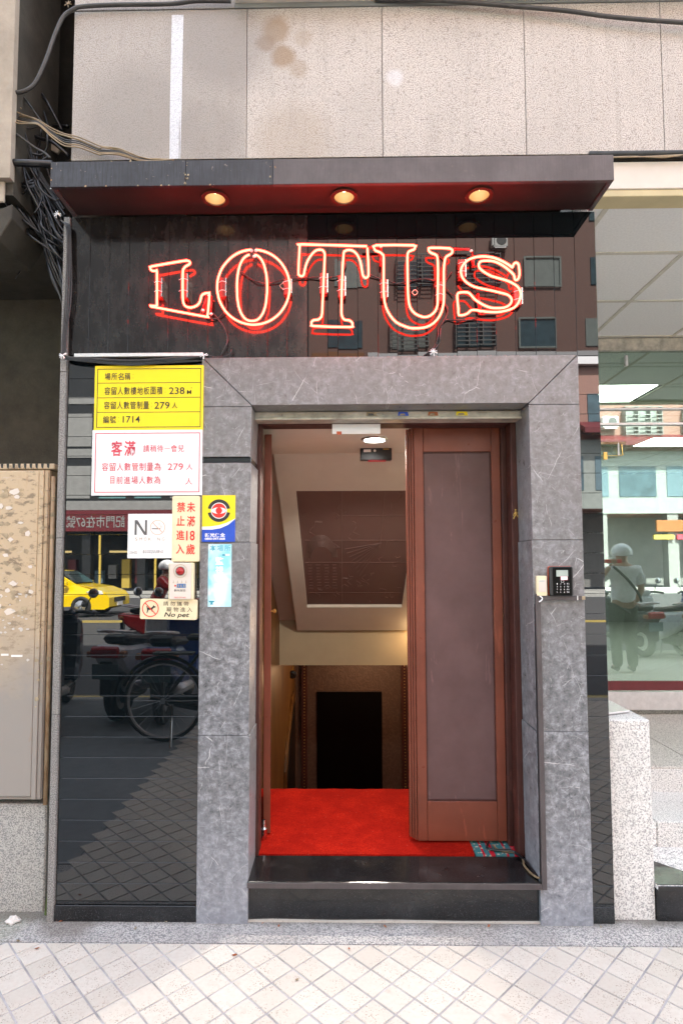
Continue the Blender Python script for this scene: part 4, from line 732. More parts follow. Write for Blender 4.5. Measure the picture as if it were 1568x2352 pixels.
lettering(perchar(TX['white'][:1]), -.0112, 'redprint', t, bold=.018); lettering(perchar(TX['white'][1:]), -.0112, 'redprint', t, bold=.004)
t = plate('no_smoking_sign', 'square white NO SMOKING sign beside the red lettered ivory sign', 'sign', R['smoke'], -.008, .010, 'signwhite')
T_ = TX['smoke']; x0, x1, z0, z1 = T_[0][1]; wN = (x1-x0)*.17
obj('letter', shape2d([[(x0, z0), (x0+wN, z0), (x0+wN*.95, z1-(z1-z0)*.22), (x1-wN*1.3, z0), (x1, z0), (x1, z1), (x1-wN, z1), (x1-wN*.95, z0+(z1-z0)*.2), (x0+wN*1.3, z1), (x0, z1)]], .0006, -.0085), 'greyprint', t)
x0, x1, z0, z1 = R['smring']; cx, cz, r = (x0+x1)/2, (z0+z1)/2, (x1-x0)/2
obj('ring', shape2d([circ(cx, cz, r, 36), circ(cx, cz, r-.0032, 36)], .0006, -.0085), 'palering', t)
q = r*.69; obj('slash', shape2d([[(cx-q-.0012, cz+q-.0012), (cx-q+.0012, cz+q+.0012), (cx+q+.0012, cz-q+.0012), (cx+q-.0012, cz-q-.0012)]], .0006, -.0090), 'palering', t)
x0, x1, z0, z1 = R['cig']; obj('cigarette', shape2d([[(x0, z0), (x1, z0), (x1, z1), (x0, z1)]], .0006, -.0085), 'greyprint', t)
obj('smoke_line', tube([(cx+.012, -.0087, cz-.004), (cx+.014, -.0087, cz+.004), (cx+.008, -.0087, cz+.008), (cx+.003, -.0087, cz+.014), (cx+.006, -.0087, cz+.02), (cx+.011, -.0087, cz+.017), (cx+.008, -.0087, cz+.012)], .0005, 5), 'tanprint', t)
obj('smoke_line', tube([(cx+.018, -.0087, cz-.004), (cx+.018, -.0087, cz+.005), (cx+.012, -.0087, cz+.010)], .0005, 5), 'tanprint', t)
x0, x1, z0, z1 = T_[1][1]; lettering([(c, [x0+(x1-x0)*i/6.7, x0+(x1-x0)*(i+.62)/6.7, z0, z1]) for i, c in enumerate('SMOKING') if c != 'I'] + [('I', [x0+(x1-x0)*4.28/6.7, x0+(x1-x0)*4.34/6.7, z0, z1])], -.0087, 'tanprint', t, bold=0)
lettering(T_[2:], -.0087, 'greyprint', t, bold=0)
t = plate('under_18_sign', 'tall ivory sign with two columns of red characters and 18', 'sign', R['under'], -.010, .010, 'ivory', .007)
x0, x1, z0, z1 = R['under']; obj('raised_border', shape2d([rrect(x0+.006, x1-.006, z0+.007, z1-.007, .005), rrect(x0+.0085, x1-.0085, z0+.0095, z1-.0095, .004)], .0008, -.0101), 'ivory', t)
lettering(TX['under'], -.0107, 'red', t, bold=.016)
# alarm box
t = thing('alarm_box', 'ivory alarm box with a round red lamp, above the no pet sign', 'alarm box', (-.70, .01, 1.354)); x0, x1, z0, z1 = R['alarm']
obj('housing', box(x0, x1, -.018, .012, z0, z1, .003), 'ivory', t); obj('cover', prism(rrect(x0+.006, x1-.008, z0+.002, z1-.001, .005), -.026, -.0182, .0015), 'cream', t)
x0, x1, z0, z1 = R['dome']; dx, dz = (x0+x1)/2, (z0+z1)/2
obj('lamp_ring', shape2d([circ(dx, dz, .029, 30), circ(dx, dz, .0275, 30)], .001, -.0261), 'tanprint', t); obj('lamp_bezel', lathe([(.0195, 0), (.0195, -.004), (.0175, -.004), (.0175, 0)], 24, (dx, -.026, dz), 'Y'), 'greyprint', t)
obj('red_lamp', lathe([(.017, 0), (.0165, -.006), (.013, -.012), (.007, -.016), (0, -.017)], 24, (dx, -.026, dz), 'Y'), 'redglass', t, smooth=True)
for i in range(4): xx = dx-.0286+i*.0178; obj('indicator', lathe([(0, -.001), (.0015, -.001), (.0015, 0)], 8, (xx, -.0262, dz-.043), 'Y'), 'greyprint', t); obj('indicator_label', box(xx-.003, xx+.003, -.0268, -.0262, dz-.051, dz-.048), 'tanprint', t)
x0, x1, z0, z1 = R['blue']; obj('badge', box(x0, x1, -.0272, -.0262, z0, z1), 'bluelab', t); lettering([(c, [x0+.004+i*.012, x0+.010+i*.012, z0+.0035, z1-.0035]) for i, c in enumerate('SKS')], -.0275, 'brass', t, bold=.01)
obj('badge_dot', lathe([(0, -.001), (.004, -.001), (.004, 0)], 12, (x0-.0075, -.0262, (z0+z1)/2), 'Y'), 'red', t)
lettering(TX['alarm'][1:2], -.0268, 'ykblack', t, bold=.0); lettering(TX['alarm'][2:], -.0268, 'redprint', t, bold=0)
# no pet sign
x0, x1, z0, z1 = R['pet']; t = plate('no_pet_sign', 'ivory No pet sign with a crossed out black dog', 'sign', R['pet'], -.010, .010, 'ivory', .008)
X0_, X1_, Z0_, Z1_ = R['petring']; cx, cz, r = (X0_+X1_)/2, (Z0_+Z1_)/2, (X1_-X0_)/2
obj('ring', shape2d([circ(cx, cz, r, 36), circ(cx, cz, r-.0036, 36)], .0006, -.0106), 'red', t)
dg = [(-.017, .009), (-.014, .013), (-.012, .004), (.004, .004), (.010, .009), (.013, .016), (.0155, .011), (.023, .009), (.021, .005), (.013, .003), (.009, -.003), (.010, -.013), (.007, -.013), (.003, -.005), (-.008, -.006), (-.010, -.012), (-.013, -.019), (-.0155, -.019), (-.0135, -.006)]
obj('dog_silhouette', shape2d([[(cx+a, cz+b_) for a, b_ in dg]], .0006, -.0106), 'ykblack', t)
q = r*.69; obj('slash', shape2d([[(cx-q-.0013, cz+q-.0013), (cx-q+.0013, cz+q+.0013), (cx+q+.0013, cz-q+.0013), (cx+q-.0013, cz-q-.0013)]], .0006, -.0112), 'red', t)
lettering([(c, [a+(b_-a)*(i+.0)/3.75, a+(b_-a)*(i+.74)/3.75, c_, d_]) for body, (a, b_, c_, d_) in TX['pet'][:2] for i, c in enumerate(body)], -.0106, 'ykblack', t, bold=.0)
lettering(TX['pet'][2:], -.0106, 'ykblack', t, bold=.02, shear=.22)
t.rotation_euler = (0, R_(1.2), 0)
# security sticker
x0, x1, z0, z1 = R['sec']; t = plate('security_sticker', 'yellow and blue security sticker with a red eye on the marble', 'sticker', R['sec'], -.0022, -.0002, 'yellow')
H = z1-z0; W = x1-x0; zc = z0+H*.27
curve = [(x0, z0+H*.325), (x0+W*.25, z0+H*.33), (x0+W*.5, z0+H*.355), (x0+W*.75, z0+H*.41), (x1, z0+H*.50)]
obj('white_swoosh', shape2d([[(x0, z0+H*.26), *[(a, b_) for a, b_ in curve], (x1, z0+.001)]], .0004, -.0023), 'signwhite', t)
obj('blue_field', shape2d([[(x0, z0), (x0, z0+H*.265), (x0+W*.3, z0+H*.262), (x0+W*.55, z0+H*.29), (x0+W*.8, z0+H*.37), (x1, z0+H*.49), (x1, z0)]], .0004, -.0028), 'blue', t)
a0, a1, b0, b1 = R['eyering']; ex_, ez = (a0+a1)/2, (b0+b1)/2; r = (a1-a0)/2
for s in (0, 180): obj('grey_arc', shape2d([circ(ex_, ez, r, 24, None, s+11, s+169) + circ(ex_, ez, r*.66, 24, None, s+169, s+11)], .0004, -.0025), 'black', t)
r2_ = (R['eye'][1]-R['eye'][0])/2; obj('eye_ring', shape2d([circ(ex_, ez, r2_*1.05, 30)], .0003, -.0028), 'signwhite', t); obj('red_disc', shape2d([circ(ex_, ez, r2_*.95, 30)], .0003, -.0032), 'red', t)
eye = [(ex_+r2_*.93*math.cos(R_(180-a*7.5)), ez+r2_*.42*math.sin(R_(a*7.5))) for a in range(25)] + [(ex_+r2_*.93*math.cos(R_(-a*7.5)), ez-r2_*.42*math.sin(R_(a*7.5))) for a in range(1, 24)]
obj('eye_white', shape2d([eye], .0003, -.0036), 'signwhite', t); obj('iris', shape2d([circ(ex_, ez, r2_*.43, 24)], .0003, -.004), 'red', t)
lettering(TX['sec'][:1], -.0034, 'signwhite', t, bold=.03); lettering(TX['sec'][1:], -.0034, 'signwhite', t, bold=.03)
x0, x1, z0, z1 = R['cyan']; t = plate('camera_notice_sticker', 'pale cyan vertical sticker with white characters on the marble', 'sticker', R['cyan'], -.0018, -.0002, 'cyan')
lettering([(c, [a+(b_-a)*i/2.85, a+(b_-a)*(i+.84)/2.85, c_, d_]) for body, (a, b_, c_, d_) in TX['cyan'][:1] for i, c in enumerate(body)], -.0022, 'cyanprint', t, bold=.01)
lettering(TX['cyan'][1:], -.0022, 'signwhite', t, bold=.03)
obj('camera_icon', box(x1-.040, x1-.028, -.0023, -.0019, z1-.050, z1-.044), 'teal', t); obj('camera_icon', box(x1-.0278, x1-.008, -.0023, -.0019, z1-.050, z1-.042), 'signwhite', t)
obj('emblem', shape2d([[(x0+.004, z0+.026), (x0+.03, z0+.026), (x0+.026, z0+.02), (x0+.02, z0+.018), (x0+.024, z0+.010), (x0+.010, z0+.010), (x0+.014, z0+.018), (x0+.008, z0+.020)]], .0004, -.0019), 'teal', t)
# white trim bar and cables under the fascia
tag(obj('trim_bar', box(-1.185, -.612, -.012, .01, 2.4225, 2.4385, .001), 'alu'), 'thin white metal strip along the fascia above the yellow sign', 'trim')

# keypad and friends
x0, x1, z0, z1 = R['key']; t = thing('keypad', 'black door keypad with number keys and small grey screen', 'keypad', ((x0+x1)/2, 0, z0))
obj('back_plate', prism(rrect(x0-.001, x1+.001, z0-.001, z1+.001, .009), -.008, 0, .001), 'orange', t); obj('body', prism(rrect(x0, x1, z0, z1, .009), -.026, -.0082, .003), 'black', t)
a = R['glass']; obj('front_glass', box(a[0], a[1], -.0275, -.0262, a[2], a[3], .0005), 'screenblk', t); a = R['scr']; obj('screen', box(a[0], a[1], -.0285, -.0276, a[2], a[3]), 'lcd', t)
a = R['pink']; pk = obj('label', box(a[0], a[1], -.0292, -.0286, a[2], a[3]), 'redprint', t); obj('label_face', box(a[0]+.001, a[1]-.001, -.0296, -.0293, a[2]+.001, a[3]-.001), 'signwhite', pk)
a = R['icon']; obj('card_icon', shape2d([rrect(*a, .001), rrect(a[0]+.0008, a[1]-.0008, a[2]+.0008, a[3]-.0008, .0005)], .0003, -.0276), 'signwhite', t)
lettering(TX['key'], -.0279, 'signwhite', t, 'key_legend', bold=.0)
x0, x1, z0, z1 = R['box']; t = thing('exit_button', 'small ivory switch box left of the keypad', 'switch', ((x0+x1)/2, 0, z0)); obj('housing', prism(rrect(x0, x1, z0, z1, .004), -.018, 0, .0015), 'ivory', t); a = R['boxin']; obj('button', box(a[0], a[1], -.0205, -.0182, a[2], a[3], .001), 'cream', t); obj('legend', box(a[0]+.004, a[1]-.008, -.0211, -.0206, a[3]-.006, a[3]-.0045), 'teal', t)
x0, x1, z0, z1 = R['rail']; t = thing('cable_channel', 'dark metal cable channel under the keypad and down the door jamb', 'cable channel', (.84, 0, .15))
obj('horizontal_channel', box(x0+.022, x1-.014, -.016, 0, z0, z1-.001, .001), 'canopyR', t); obj('end_clip', box(x1-.0135, x1, -.014, 0, z0+.002, z1-.003), 'oldpaper', t); obj('clip', box(x1-.035, x1-.032, -.018, -.0162, z0, z1), 'white', t)
obj('vertical_channel', box(.822, .843, -.014, 0, .150, z0+.027, .001), 'canopyR', t); obj('edge_cable', tube([(.8205, -.002, 1.33), (.8195, -.003, .9), (.8200, -.002, .5), (.8185, -.002, .16)], .0022, 6), 'blackcab', t)
obj('wire', tube([(.838, -.017, 1.365), (.848, -.019, 1.357), (.845, -.018, 1.347), (.835, -.016, 1.34)], .0028, 6), 'signwhite', t)

# ---------------------------------------------------------------- cables at the left
G = {'black': 'black cables hanging in the gap', 'tan': 'tan and olive cables at the canopy corner'}
LB = {'black': 'glossy black cable in the tangle filling the dark gap left of the canopy', 'tan': 'thin tan cable of the bundle draped over the top left canopy corner'}
def cable_label(pts):
    zs = [p[-1] for p in pts]; m_ = sum(zs)/len(zs)
    if min(zs) > 3.34: return 'black cable curving through the gap above the conduit stub'
    if max(zs) < 3.28: return 'black cable in the lower tangle, below the left end of the canopy'
    if max(zs)-min(zs) > .35: return 'long black cable running from the neighbouring wall down to the granite strip'
    return 'black cable in the knot around the conduit stub left of the canopy'
for nm, r, pts in CABLES:
    if nm == 'thick grey': tag(obj('thick_cable', tube(pts, r, 10), 'greycab', smooth=True), 'thick grey cable looping across the top left of the granite wall', 'cable')
    elif nm == 'thin black': tag(obj('cable', tube(pts, r, 8), 'blackcab', smooth=True), 'thin straight black cable hanging down the dark gap from above', 'cable')
    else:
        pts = [(x, y + .012*math.sin(i*2.1+r*900), z) for i, (x, y, z) in enumerate(pts)]
        if nm == 'tan': pts = [(x, (min(y, -.205-.004*(hash(round(x, 2)) % 3)) if False else y), z) for x, y, z in pts]
        m_ = 'blackcab' if nm == 'black' else random.choice(['tancab', 'tancab', 'greycab'])
        tag(obj('cable', tube(pts, r, 8), m_, smooth=True), (LB[nm] if m_ == 'tancab' else 'thin grey cable of the bundle draped over the top left canopy corner') if nm == 'tan' else cable_label(pts), 'cable', G[nm])
rr = random.Random(11)
def bezl(p, q, sag, jit, y):
    return [(p[0]+(q[0]-p[0])*t_+rr.uniform(-jit, jit), y+rr.uniform(-.03, .03), p[1]+(q[1]-p[1])*t_-sag*math.sin(math.pi*t_)+rr.uniform(-jit, jit)) for t_ in (0, .2, .4, .6, .8, 1)]
for i in range(34):
    p = (-1.62+rr.uniform(0, .12), 3.62-rr.uniform(0, .45)); q = (-1.28+rr.uniform(-.02, .03), 3.08-rr.uniform(0, .2))
    pp = bezl(p, q, rr.uniform(-.03, .10), .014, rr.uniform(.1, .3)); tag(obj('cable', tube(pp, rr.choice([.004, .005, .006]), 7), 'blackcab', smooth=True), cable_label(pp), 'cable', G['black'])
for i in range(20):
    p = (-1.50+rr.uniform(0, .12), 3.2-rr.uniform(0, .1)); q = (-1.262+rr.uniform(-.02, .01), 2.78-rr.uniform(0, .25))
    pp = bezl(p, q, rr.uniform(0, .03), .01, rr.uniform(.12, .3)); tag(obj('cable', tube(pp, rr.choice([.004, .006]), 7), 'blackcab', smooth=True), cable_label(pp), 'cable', G['black'])
GS = 'cables clipped to the granite strip'
for i in range(4):
    o_ = i*.006
    tag(obj('cable', tube([(-1.262+o_, -.01, 3.05-o_), (-1.233+o_, -.014, 3.02), (-1.226+o_, -.012, 2.9), (-1.230+o_*1.5, -.012, 2.7), (-1.236+o_, -.012, 2.55), (-1.239+o_, -.014, 2.46), (-1.225, -.016, 2.425-o_*.6), (-1.1, -.02, 2.412-o_*.9), (-.93, -.02, 2.402-o_*1.6+i%2*.006), (-.78, -.02, 2.409-o_), (-.66, -.02, 2.416-o_*.4), (-.60, -.016, 2.419)], .0032, 7), 'blackcab' if i else 'greycab', smooth=True), 'black cable running down the granite strip and along under the fascia', 'cable', GS)
tag(obj('cable', tube([(-.598, -.014, 2.424), (-.585, -.02, 2.42), (-.55, -.016, 2.415), (-.50, -.012, 2.424), (-.485, -.01, 2.45)], .003, 7), 'blackcab', smooth=True), 'short dark lead joining the neon letters to the cable bundle', 'cable')
def knot(x, y, z, s=1):
    bm = bmesh.new()
    for i in range(5):
        a = rr.uniform(0, 6.28); b2 = a+rr.uniform(2, 4)
        tube([(x+.018*s*math.cos(a), y, z+.018*s*math.sin(a)), (x, y-.006, z), (x+.016*s*math.cos(b2), y-.002, z+.016*s*math.sin(b2))], .0016*s, 5, 3, bm=bm)
    return bm
for x, y, z, lb in ((-1.228, -.022, 2.425, 'white tie knotted round the cables at the corner of the granite strip'), (-.605, -.022, 2.42, 'white tie at the corner where the lead meets the marble lintel'), (-1.268, -.02, 3.07, 'white tie knotted under the left end of the canopy'), (.398, -.03, 2.424, 'white tie round the leads at the bottom edge of the fascia'), (-1.315, .03, 3.225, 'white tie at the end of the tan cable above the canopy corner'), (-1.255, .0, 4.085, 'tan tie holding the thick cable to the wall corner')):
    tag(obj('cable_tie', knot(x, y, z), 'signwhite' if 'white' in lb else 'tancab'), lb, 'cable tie')
tag(obj('bracket_plate', prism([(x, z) for x, y, z in PLATE], .36, .375, .001), 'conc'), 'bent beige metal plate behind the cable tangle', 'plate')
tag(obj('conduit', cyl((-1.62, .03, PIPE[0][2]), (PIPE[1][0], .03, PIPE[1][2]), .016, 14), 'blackcab', smooth=True), 'black conduit stub running left from the canopy end', 'conduit')
tb = thing('terminal_block', 'grey ribbed terminal block hanging below the cable tangle', 'terminal block', (-1.37, .35, 2.85))
p0, p1 = Vector((TERM[0][0]+.0, .35, TERM[0][2])), Vector((TERM[4][0], .35, TERM[4][2])); ax = (p1-p0); 
for i in range(11):
    c = p0 + ax*(i/10); o = obj('rib', box(-.022, .075, -.02, .03, -.012, .004, .002), 'greycab', tb, local=True); o.location = c - wloc(tb); o.rotation_euler = (0, R_(28), 0)
obj('body', prism([(x, z) for x, y, z in TERM], .385, .42, .002), 'greycab', tb)

# ---------------------------------------------------------------- left neighbour
nb = thing('neighbour_building', 'beige rendered building beyond the dark gap at the far left', 'building', (-3, .0, 0))
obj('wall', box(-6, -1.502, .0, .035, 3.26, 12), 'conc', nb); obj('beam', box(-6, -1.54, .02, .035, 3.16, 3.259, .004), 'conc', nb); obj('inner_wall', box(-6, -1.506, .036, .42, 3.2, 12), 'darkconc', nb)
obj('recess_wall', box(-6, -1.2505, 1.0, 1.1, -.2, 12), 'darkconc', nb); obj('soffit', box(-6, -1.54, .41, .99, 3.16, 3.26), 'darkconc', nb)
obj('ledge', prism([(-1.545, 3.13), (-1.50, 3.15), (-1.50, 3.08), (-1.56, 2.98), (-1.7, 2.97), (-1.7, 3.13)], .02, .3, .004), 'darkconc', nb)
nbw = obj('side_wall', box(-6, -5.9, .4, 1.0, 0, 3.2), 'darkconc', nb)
# cabinet with torn posters
cb = thing('utility_cabinet', 'weathered beige metal cabinet with torn posters at the left edge', 'cabinet', (-1.6, .1, .47))
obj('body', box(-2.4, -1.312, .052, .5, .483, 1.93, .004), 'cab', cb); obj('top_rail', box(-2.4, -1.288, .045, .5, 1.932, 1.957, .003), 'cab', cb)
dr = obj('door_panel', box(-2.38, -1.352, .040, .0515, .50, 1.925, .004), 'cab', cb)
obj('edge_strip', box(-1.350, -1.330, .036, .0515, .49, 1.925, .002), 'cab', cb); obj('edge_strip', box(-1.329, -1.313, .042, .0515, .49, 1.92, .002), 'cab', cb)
obj('hinge_pipe', cyl((-1.298, .06, .46), (-1.298, .06, 1.90), .0095, 12), 'rustpipe', cb, smooth=True)
for z in (1.79, 1.72, 1.62, 1.40, 1.22, 1.08): obj('tape_band', cyl((-1.298, .06, z), (-1.298, .06, z+.018), .0105, 10), 'oldpaper', cb)
q_ = random.Random(3)
def scrap(cx, cz, s, mat, y=.0395):
    n = q_.randint(4, 7); pts = [(cx+s*q_.uniform(.5, 1.1)*math.cos(6.283*i/n)*q_.choice([1, 1.5]), cz+s*q_.uniform(.4, 1)*math.sin(6.283*i/n)) for i in range(n)]
    return prism(pts, y-.0006-q_.random()*.0006, y)
for i in range(34): obj('paper_scrap', scrap(q_.uniform(-1.52, -1.37), q_.gauss(1.30, .10), q_.uniform(.003, .009), 'paper'), 'paper', cb)
for i in range(60): obj('poster_residue', scrap(q_.uniform(-1.53, -1.36), q_.uniform(1.25, 1.9), q_.uniform(.005, .02), 'oldpaper'), 'oldpaper' if q_.random() < .7 else 'cream', cb)
for i in range(22): obj('tape_remnant', scrap(q_.uniform(-1.345, -1.318), q_.uniform(.8, 1.9), q_.uniform(.004, .010), 'oldpaper', .0355), 'oldpaper', cb)
for i in range(9): x = -1.53+i*.026; obj('tape_remnant', prism([(x, 1.956), (x+.012, 1.956), (x+.010, 1.938-q_.random()*.008), (x+.002, 1.940)], .0435, .0445), 'black', cb)
for x0, x1, z in ((-1.50, -1.467, 1.105), (-1.455, -1.405, 1.100)): obj('white_tape', box(x0, x1, .0385, .0395, z, z+.009), 'white', cb)
pb = obj('cabinet_base', box(-2.5, -1.300, .075, .6, -.02, .455, .006), 'granbase'); tag(pb, 'grey speckled granite plinth under the weathered cabinet', 'plinth')
tag(obj('moss', lathe([(.0, -.02), (.012, 0), (.006, .06), (0, .11)], 9, (-1.278, .06, .0)), 'moss'), 'small green moss patch at the foot of the granite strip', 'moss', kind='stuff')
# right hand side: pier top, conduit, cream beam, ceiling, window, steps
shp = thing('shop_building', 'shop front with glass wall, tiled ceiling and granite steps at the right', 'building', (2.4, 1.0, 0))
obj('cream_beam', box(1.124, 12, .05, .14, 3.205, 3.333, .003), 'cream', shp); obj('yellowed_edge', box(1.124, 12, .055, .15, 3.150+.022, 3.2045, .003), 'creamy', shp); obj('beam_return', box(1.124, 12, .105, .3, 3.3335, 3.36), 'cream', shp)
cd_ = thing('conduit_run', 'grey conduit with cream wires along the beam right of the canopy', 'conduit', (1.6, .03, 3.35)); obj('conduit', cyl((1.124, .035, 3.360), (6, .035, 3.352), .012, 12), 'greycab', cd_, smooth=True)
for i in range(3): obj('wire', tube([(1.124, .03, 3.341-i*.003), (1.3, .028, 3.338+i*.002), (1.45, .028, 3.343-i*.004), (1.58, .026, 3.345), (1.9, .028, 3.342+i*.002)], .003, 6), 'tancab', cd_, smooth=True)
tag(obj('power_cable', tube([(.16, .035, 4.12), (.45, .02, 4.095), (.8, .02, 4.06), (1.03, .02, 4.035), (1.25, .02, 4.0), (1.6, .02, 3.965), (2.2, .03, 3.93), (3.5, .03, 3.93), (6, .03, 4.05), (11.9, .03, 4.08)], .009, 8), 'greycab', smooth=True), 'thick grey cable sagging across the top right of the granite wall', 'cable')
gx = [1.265+.6*i for i in range(-0, 11)]; gy = [.155] + [.59+.585*i for i in range(0, 14)]
for i, (a, b_) in enumerate(zip([.68] + gx, gx)):
    for c, d_ in zip(gy, gy[1:]):
        if i == 2 and abs(c-2.93) < .05 or i == 3 and abs(c-2.93) < .05: continue
        obj('ceiling_tile', box(max(a, 1.05)+.012, b_-.012, c+.012, d_-.012, 3.2, 3.212), 'ceil', shp)
for x in gx: obj('ceiling_rail', box(x-.0125, x+.0125, .156, 8.5, 3.196, 3.2005), 'grid', shp)
for y in gy[1:]: obj('ceiling_rail', box(1.05, 8, y-.0125, y+.0125, 3.1955, 3.2), 'grid', shp)
for c in (1.865, 4.2): 
    for y in (2.945, 5.28) + ((.62,) if c > 4 else ()): obj('light_panel', box(c+.0, c+1.13, y, y+.56, 3.194, 3.21), 'lampcool', shp)  # the panel in front of the glass is unseen, added to brighten steps and soffit
gl_y = 1.8
obj('pier_side', box(1.05, 1.1305, .05, 8.5, -.1, 3.19), 'granbase', shp); obj('shop_back_wall', box(1.05, 8.2, 8.4, 8.5, .3, 3.19), 'greyfac', shp); obj('shop_side_wall', box(8.1, 8.2, .1, 8.4, .3, 3.19), 'greyfac', shp); obj('shop_floor', box(1.131, 8.1, 1.86, 8.4, .3, .43), 'granbase', shp)
obj('shop_wall', box(3.6, 8.1, .9, .98, 1.9, 3.19), 'cream', shp) if False else None
for nm, bb, m_ in (('top_track', (1.131, 8, gl_y-.02, gl_y+.04, 3.10, 3.194), 'steel'), ('door_closer', (2.115, 2.135, gl_y-.03, gl_y+.0, 2.98, 3.06), 'alu'), ('transom_rail', (1.131, 8, gl_y-.015, gl_y+.03, 2.650, 2.664), 'alu'), ('transom_rail', (1.131, 8, gl_y-.015, gl_y+.03, 2.535, 2.553), 'alu'), ('sill_frame', (1.131, 8, gl_y-.02, gl_y+.04, .445, .574), 'alu'), ('maroon_band', (1.131, 8, gl_y-.006, gl_y-.002, .582, .650), 'maroon')): obj(nm, box(*bb, .002), m_, shp)
for z0, z1 in ((2.665, 3.099), (2.5535, 2.6495), (.575, 2.5345)): obj('window_pane', box(1.131, 8, gl_y+.004, gl_y+.012, z0, z1), 'glass', shp)
hn = thing('door_handle_bracket', 'brown bracket handle on the shop window with a white tie', 'bracket', (2.0, gl_y, 2.37)); obj('bar', box(1.86, 2.09, gl_y-.05, gl_y-.03, 2.385, 2.402, .003), 'rustpipe', hn); obj('rod', tube([(2.06, gl_y-.04, 2.385), (2.065, gl_y-.04, 2.32), (2.05, gl_y-.04, 2.302), (1.86, gl_y-.04, 2.298)], .004, 8), 'brass', hn); obj('tie', cyl((2.035, gl_y-.045, 2.40), (2.035, gl_y-.045, 2.30), .006, 8), 'signwhite', hn); obj('clip', box(1.925, 1.95, gl_y-.05, gl_y-.035, 2.27, 2.325), 'brass', hn)
# steps
z1, z2, z3 = .131, .257, .393
def stepx(y0, y1, z0, z1_, joints, mat='granwhite'):
    js = [1.318] + joints + [5.5]
    for a, b_ in zip(js, js[1:]): obj('step_stone', box(a+.001, b_-.001, y0, y1, z0, z1_, .004), mat, shp)
obj('step_riser', box(1.3185, 5.5, .034, .06, -.02, .128, .002), 'bstep', shp)
obj('step_slab', box(1.3183, 5.5, .026, .366, .1285, .150, .003), 'granwhite', shp)
obj('black_wedge', prism([(1.3185, .028), (1.60, .028), (1.3185, .31)], .1503, .1535, .0005, 'Z'), 'bstep', shp)
obj('black_nosing', box(1.3187, 5.5, .020, .0255, .130, .149, .001), 'bstep', shp)
stepx(.366, .74, .10, z2+.008, [1.50, 2.1]); stepx(.74, 1.86, .10, z3+.005, [1.95, 2.6], 'granstep')
obj('step_stone', box(1.3185, 5.5, .735, .7395, .262, .385, .001), 'granwhite', shp)
ck = obj('cheek_wall', prism([(.045, -.02), (1.86, -.02), (1.86, .83), (.045, .83)], 1.134, 1.317, .005, 'X'), 'granwhite'); tag(ck, 'pale speckled granite block beside the right hand steps', 'block')
tag(obj('metal_sheet', prism([(1.136, .10), (1.29, .16), (1.20, .72), (1.136, .74)], .834, .842, .001, 'Z'), 'alu'), 'bent metal sheet lying on top of the pale granite block', 'sheet')
# litter
def crumple(x, y, s, seed, n=10):
    r_ = random.Random(seed); bm = bmesh.new(); bmesh.ops.create_icosphere(bm, subdivisions=2, radius=s)
    for v in bm.verts: v.co = Vector((v.co.x*r_.uniform(.6, 1.5)+x, v.co.y*r_.uniform(.5, 1.1)+y, max(.001, v.co.z*r_.uniform(.3, .9)+s*.35)))
    return bm
tag(obj('crumpled_paper', crumple(-1.395, .0, .028, 2), 'paper'), 'crumpled white paper on the ground by the granite plinth', 'litter')
for i, (x, y) in enumerate(((-1.30, -.125), (-1.20, -.17), (-.42, -.20), (-.17, -.33), (-.34, .0), (.17, -.02), (-.75, .01), (-1.21, .012), (-1.19, .008), (1.06, -.01), (.02, -.16), (-.27, -.02), (-.86, -.04), (.6, -.01))):
    bm = bmesh.new(); r_ = random.Random(i); a = r_.uniform(0, 3.14); s = r_.uniform(.006, .013); P4 = [(x+s*math.cos(a+k2)*f, y+s*math.sin(a+k2)*f, .003+.004*r_.random()) for k2, f in ((0, 1), (1.2, .5), (3.1, 1), (4.4, .5))]
    bm.faces.new([bm.verts.new(p) for p in P4]); bmesh.ops.solidify(bm, geom=bm.faces[:], thickness=.001)
    tag(obj('dry_leaf', bm, 'leaf' if i % 3 else 'oldpaper'), 'tiny dry leaf or scrap lying on the ground in front of the entrance', 'leaf', 'leaf scraps on the ground')
tag(obj('painted_light_streak', prism([(-.790, 4.075), (-.735, 4.075), (-.7365, 3.9), (-.7385, 3.6), (-.741, 3.374), (-.7445, 3.374), (-.745, 3.5), (-.749, 3.6), (-.7485, 3.374), (-.792, 3.374), (-.7925, 3.7)], .0485, .0497), granite('painted light on granite', (.45, .46, .49), (.62, .63, .67), (.72, .73, .77), 210, .5)), 'painted band of light on the beige granite above the canopy', 'stripe')  # light falling on the granite, painted as a thin pale strip
# ---------------------------------------------------------------- across the street (seen in the polished tiles and the shop glass)
FY = -32.0
def opp(name, label, x0, x1, h_, mat):
    t = thing(name, label, 'building', ((x0+x1)/2, FY, 0)); obj('wall', box(x0, x1, FY-10, FY, 4.8, h_), mat, t); return t
L1 = opp('office_building', 'dark clad building across the street with a maroon shop sign', -50, -2.1, 30, 'darkfac')
for z in (5.0, 8.2):
    obj('pale_band', box(-50, -2.11, FY+.001, FY+.06, z-.2, z+.35), 'greyfac', L1)
    for i in range(22): obj('window', box(-49+2.15*i, -47.4+2.15*i, FY+.001, FY+.05, z+.5, z+2.5), 'tealwin' if i % 3 else 'greyfac', L1)
obj('pale_band', box(-50, -2.11, FY+.001, FY+.06, 11.3, 11.7), 'greyfac', L1)
obj('sign_board', box(-19.5, -6.2, FY+.02, FY+.35, 3.5, 4.75, .02), 'maroon', L1)
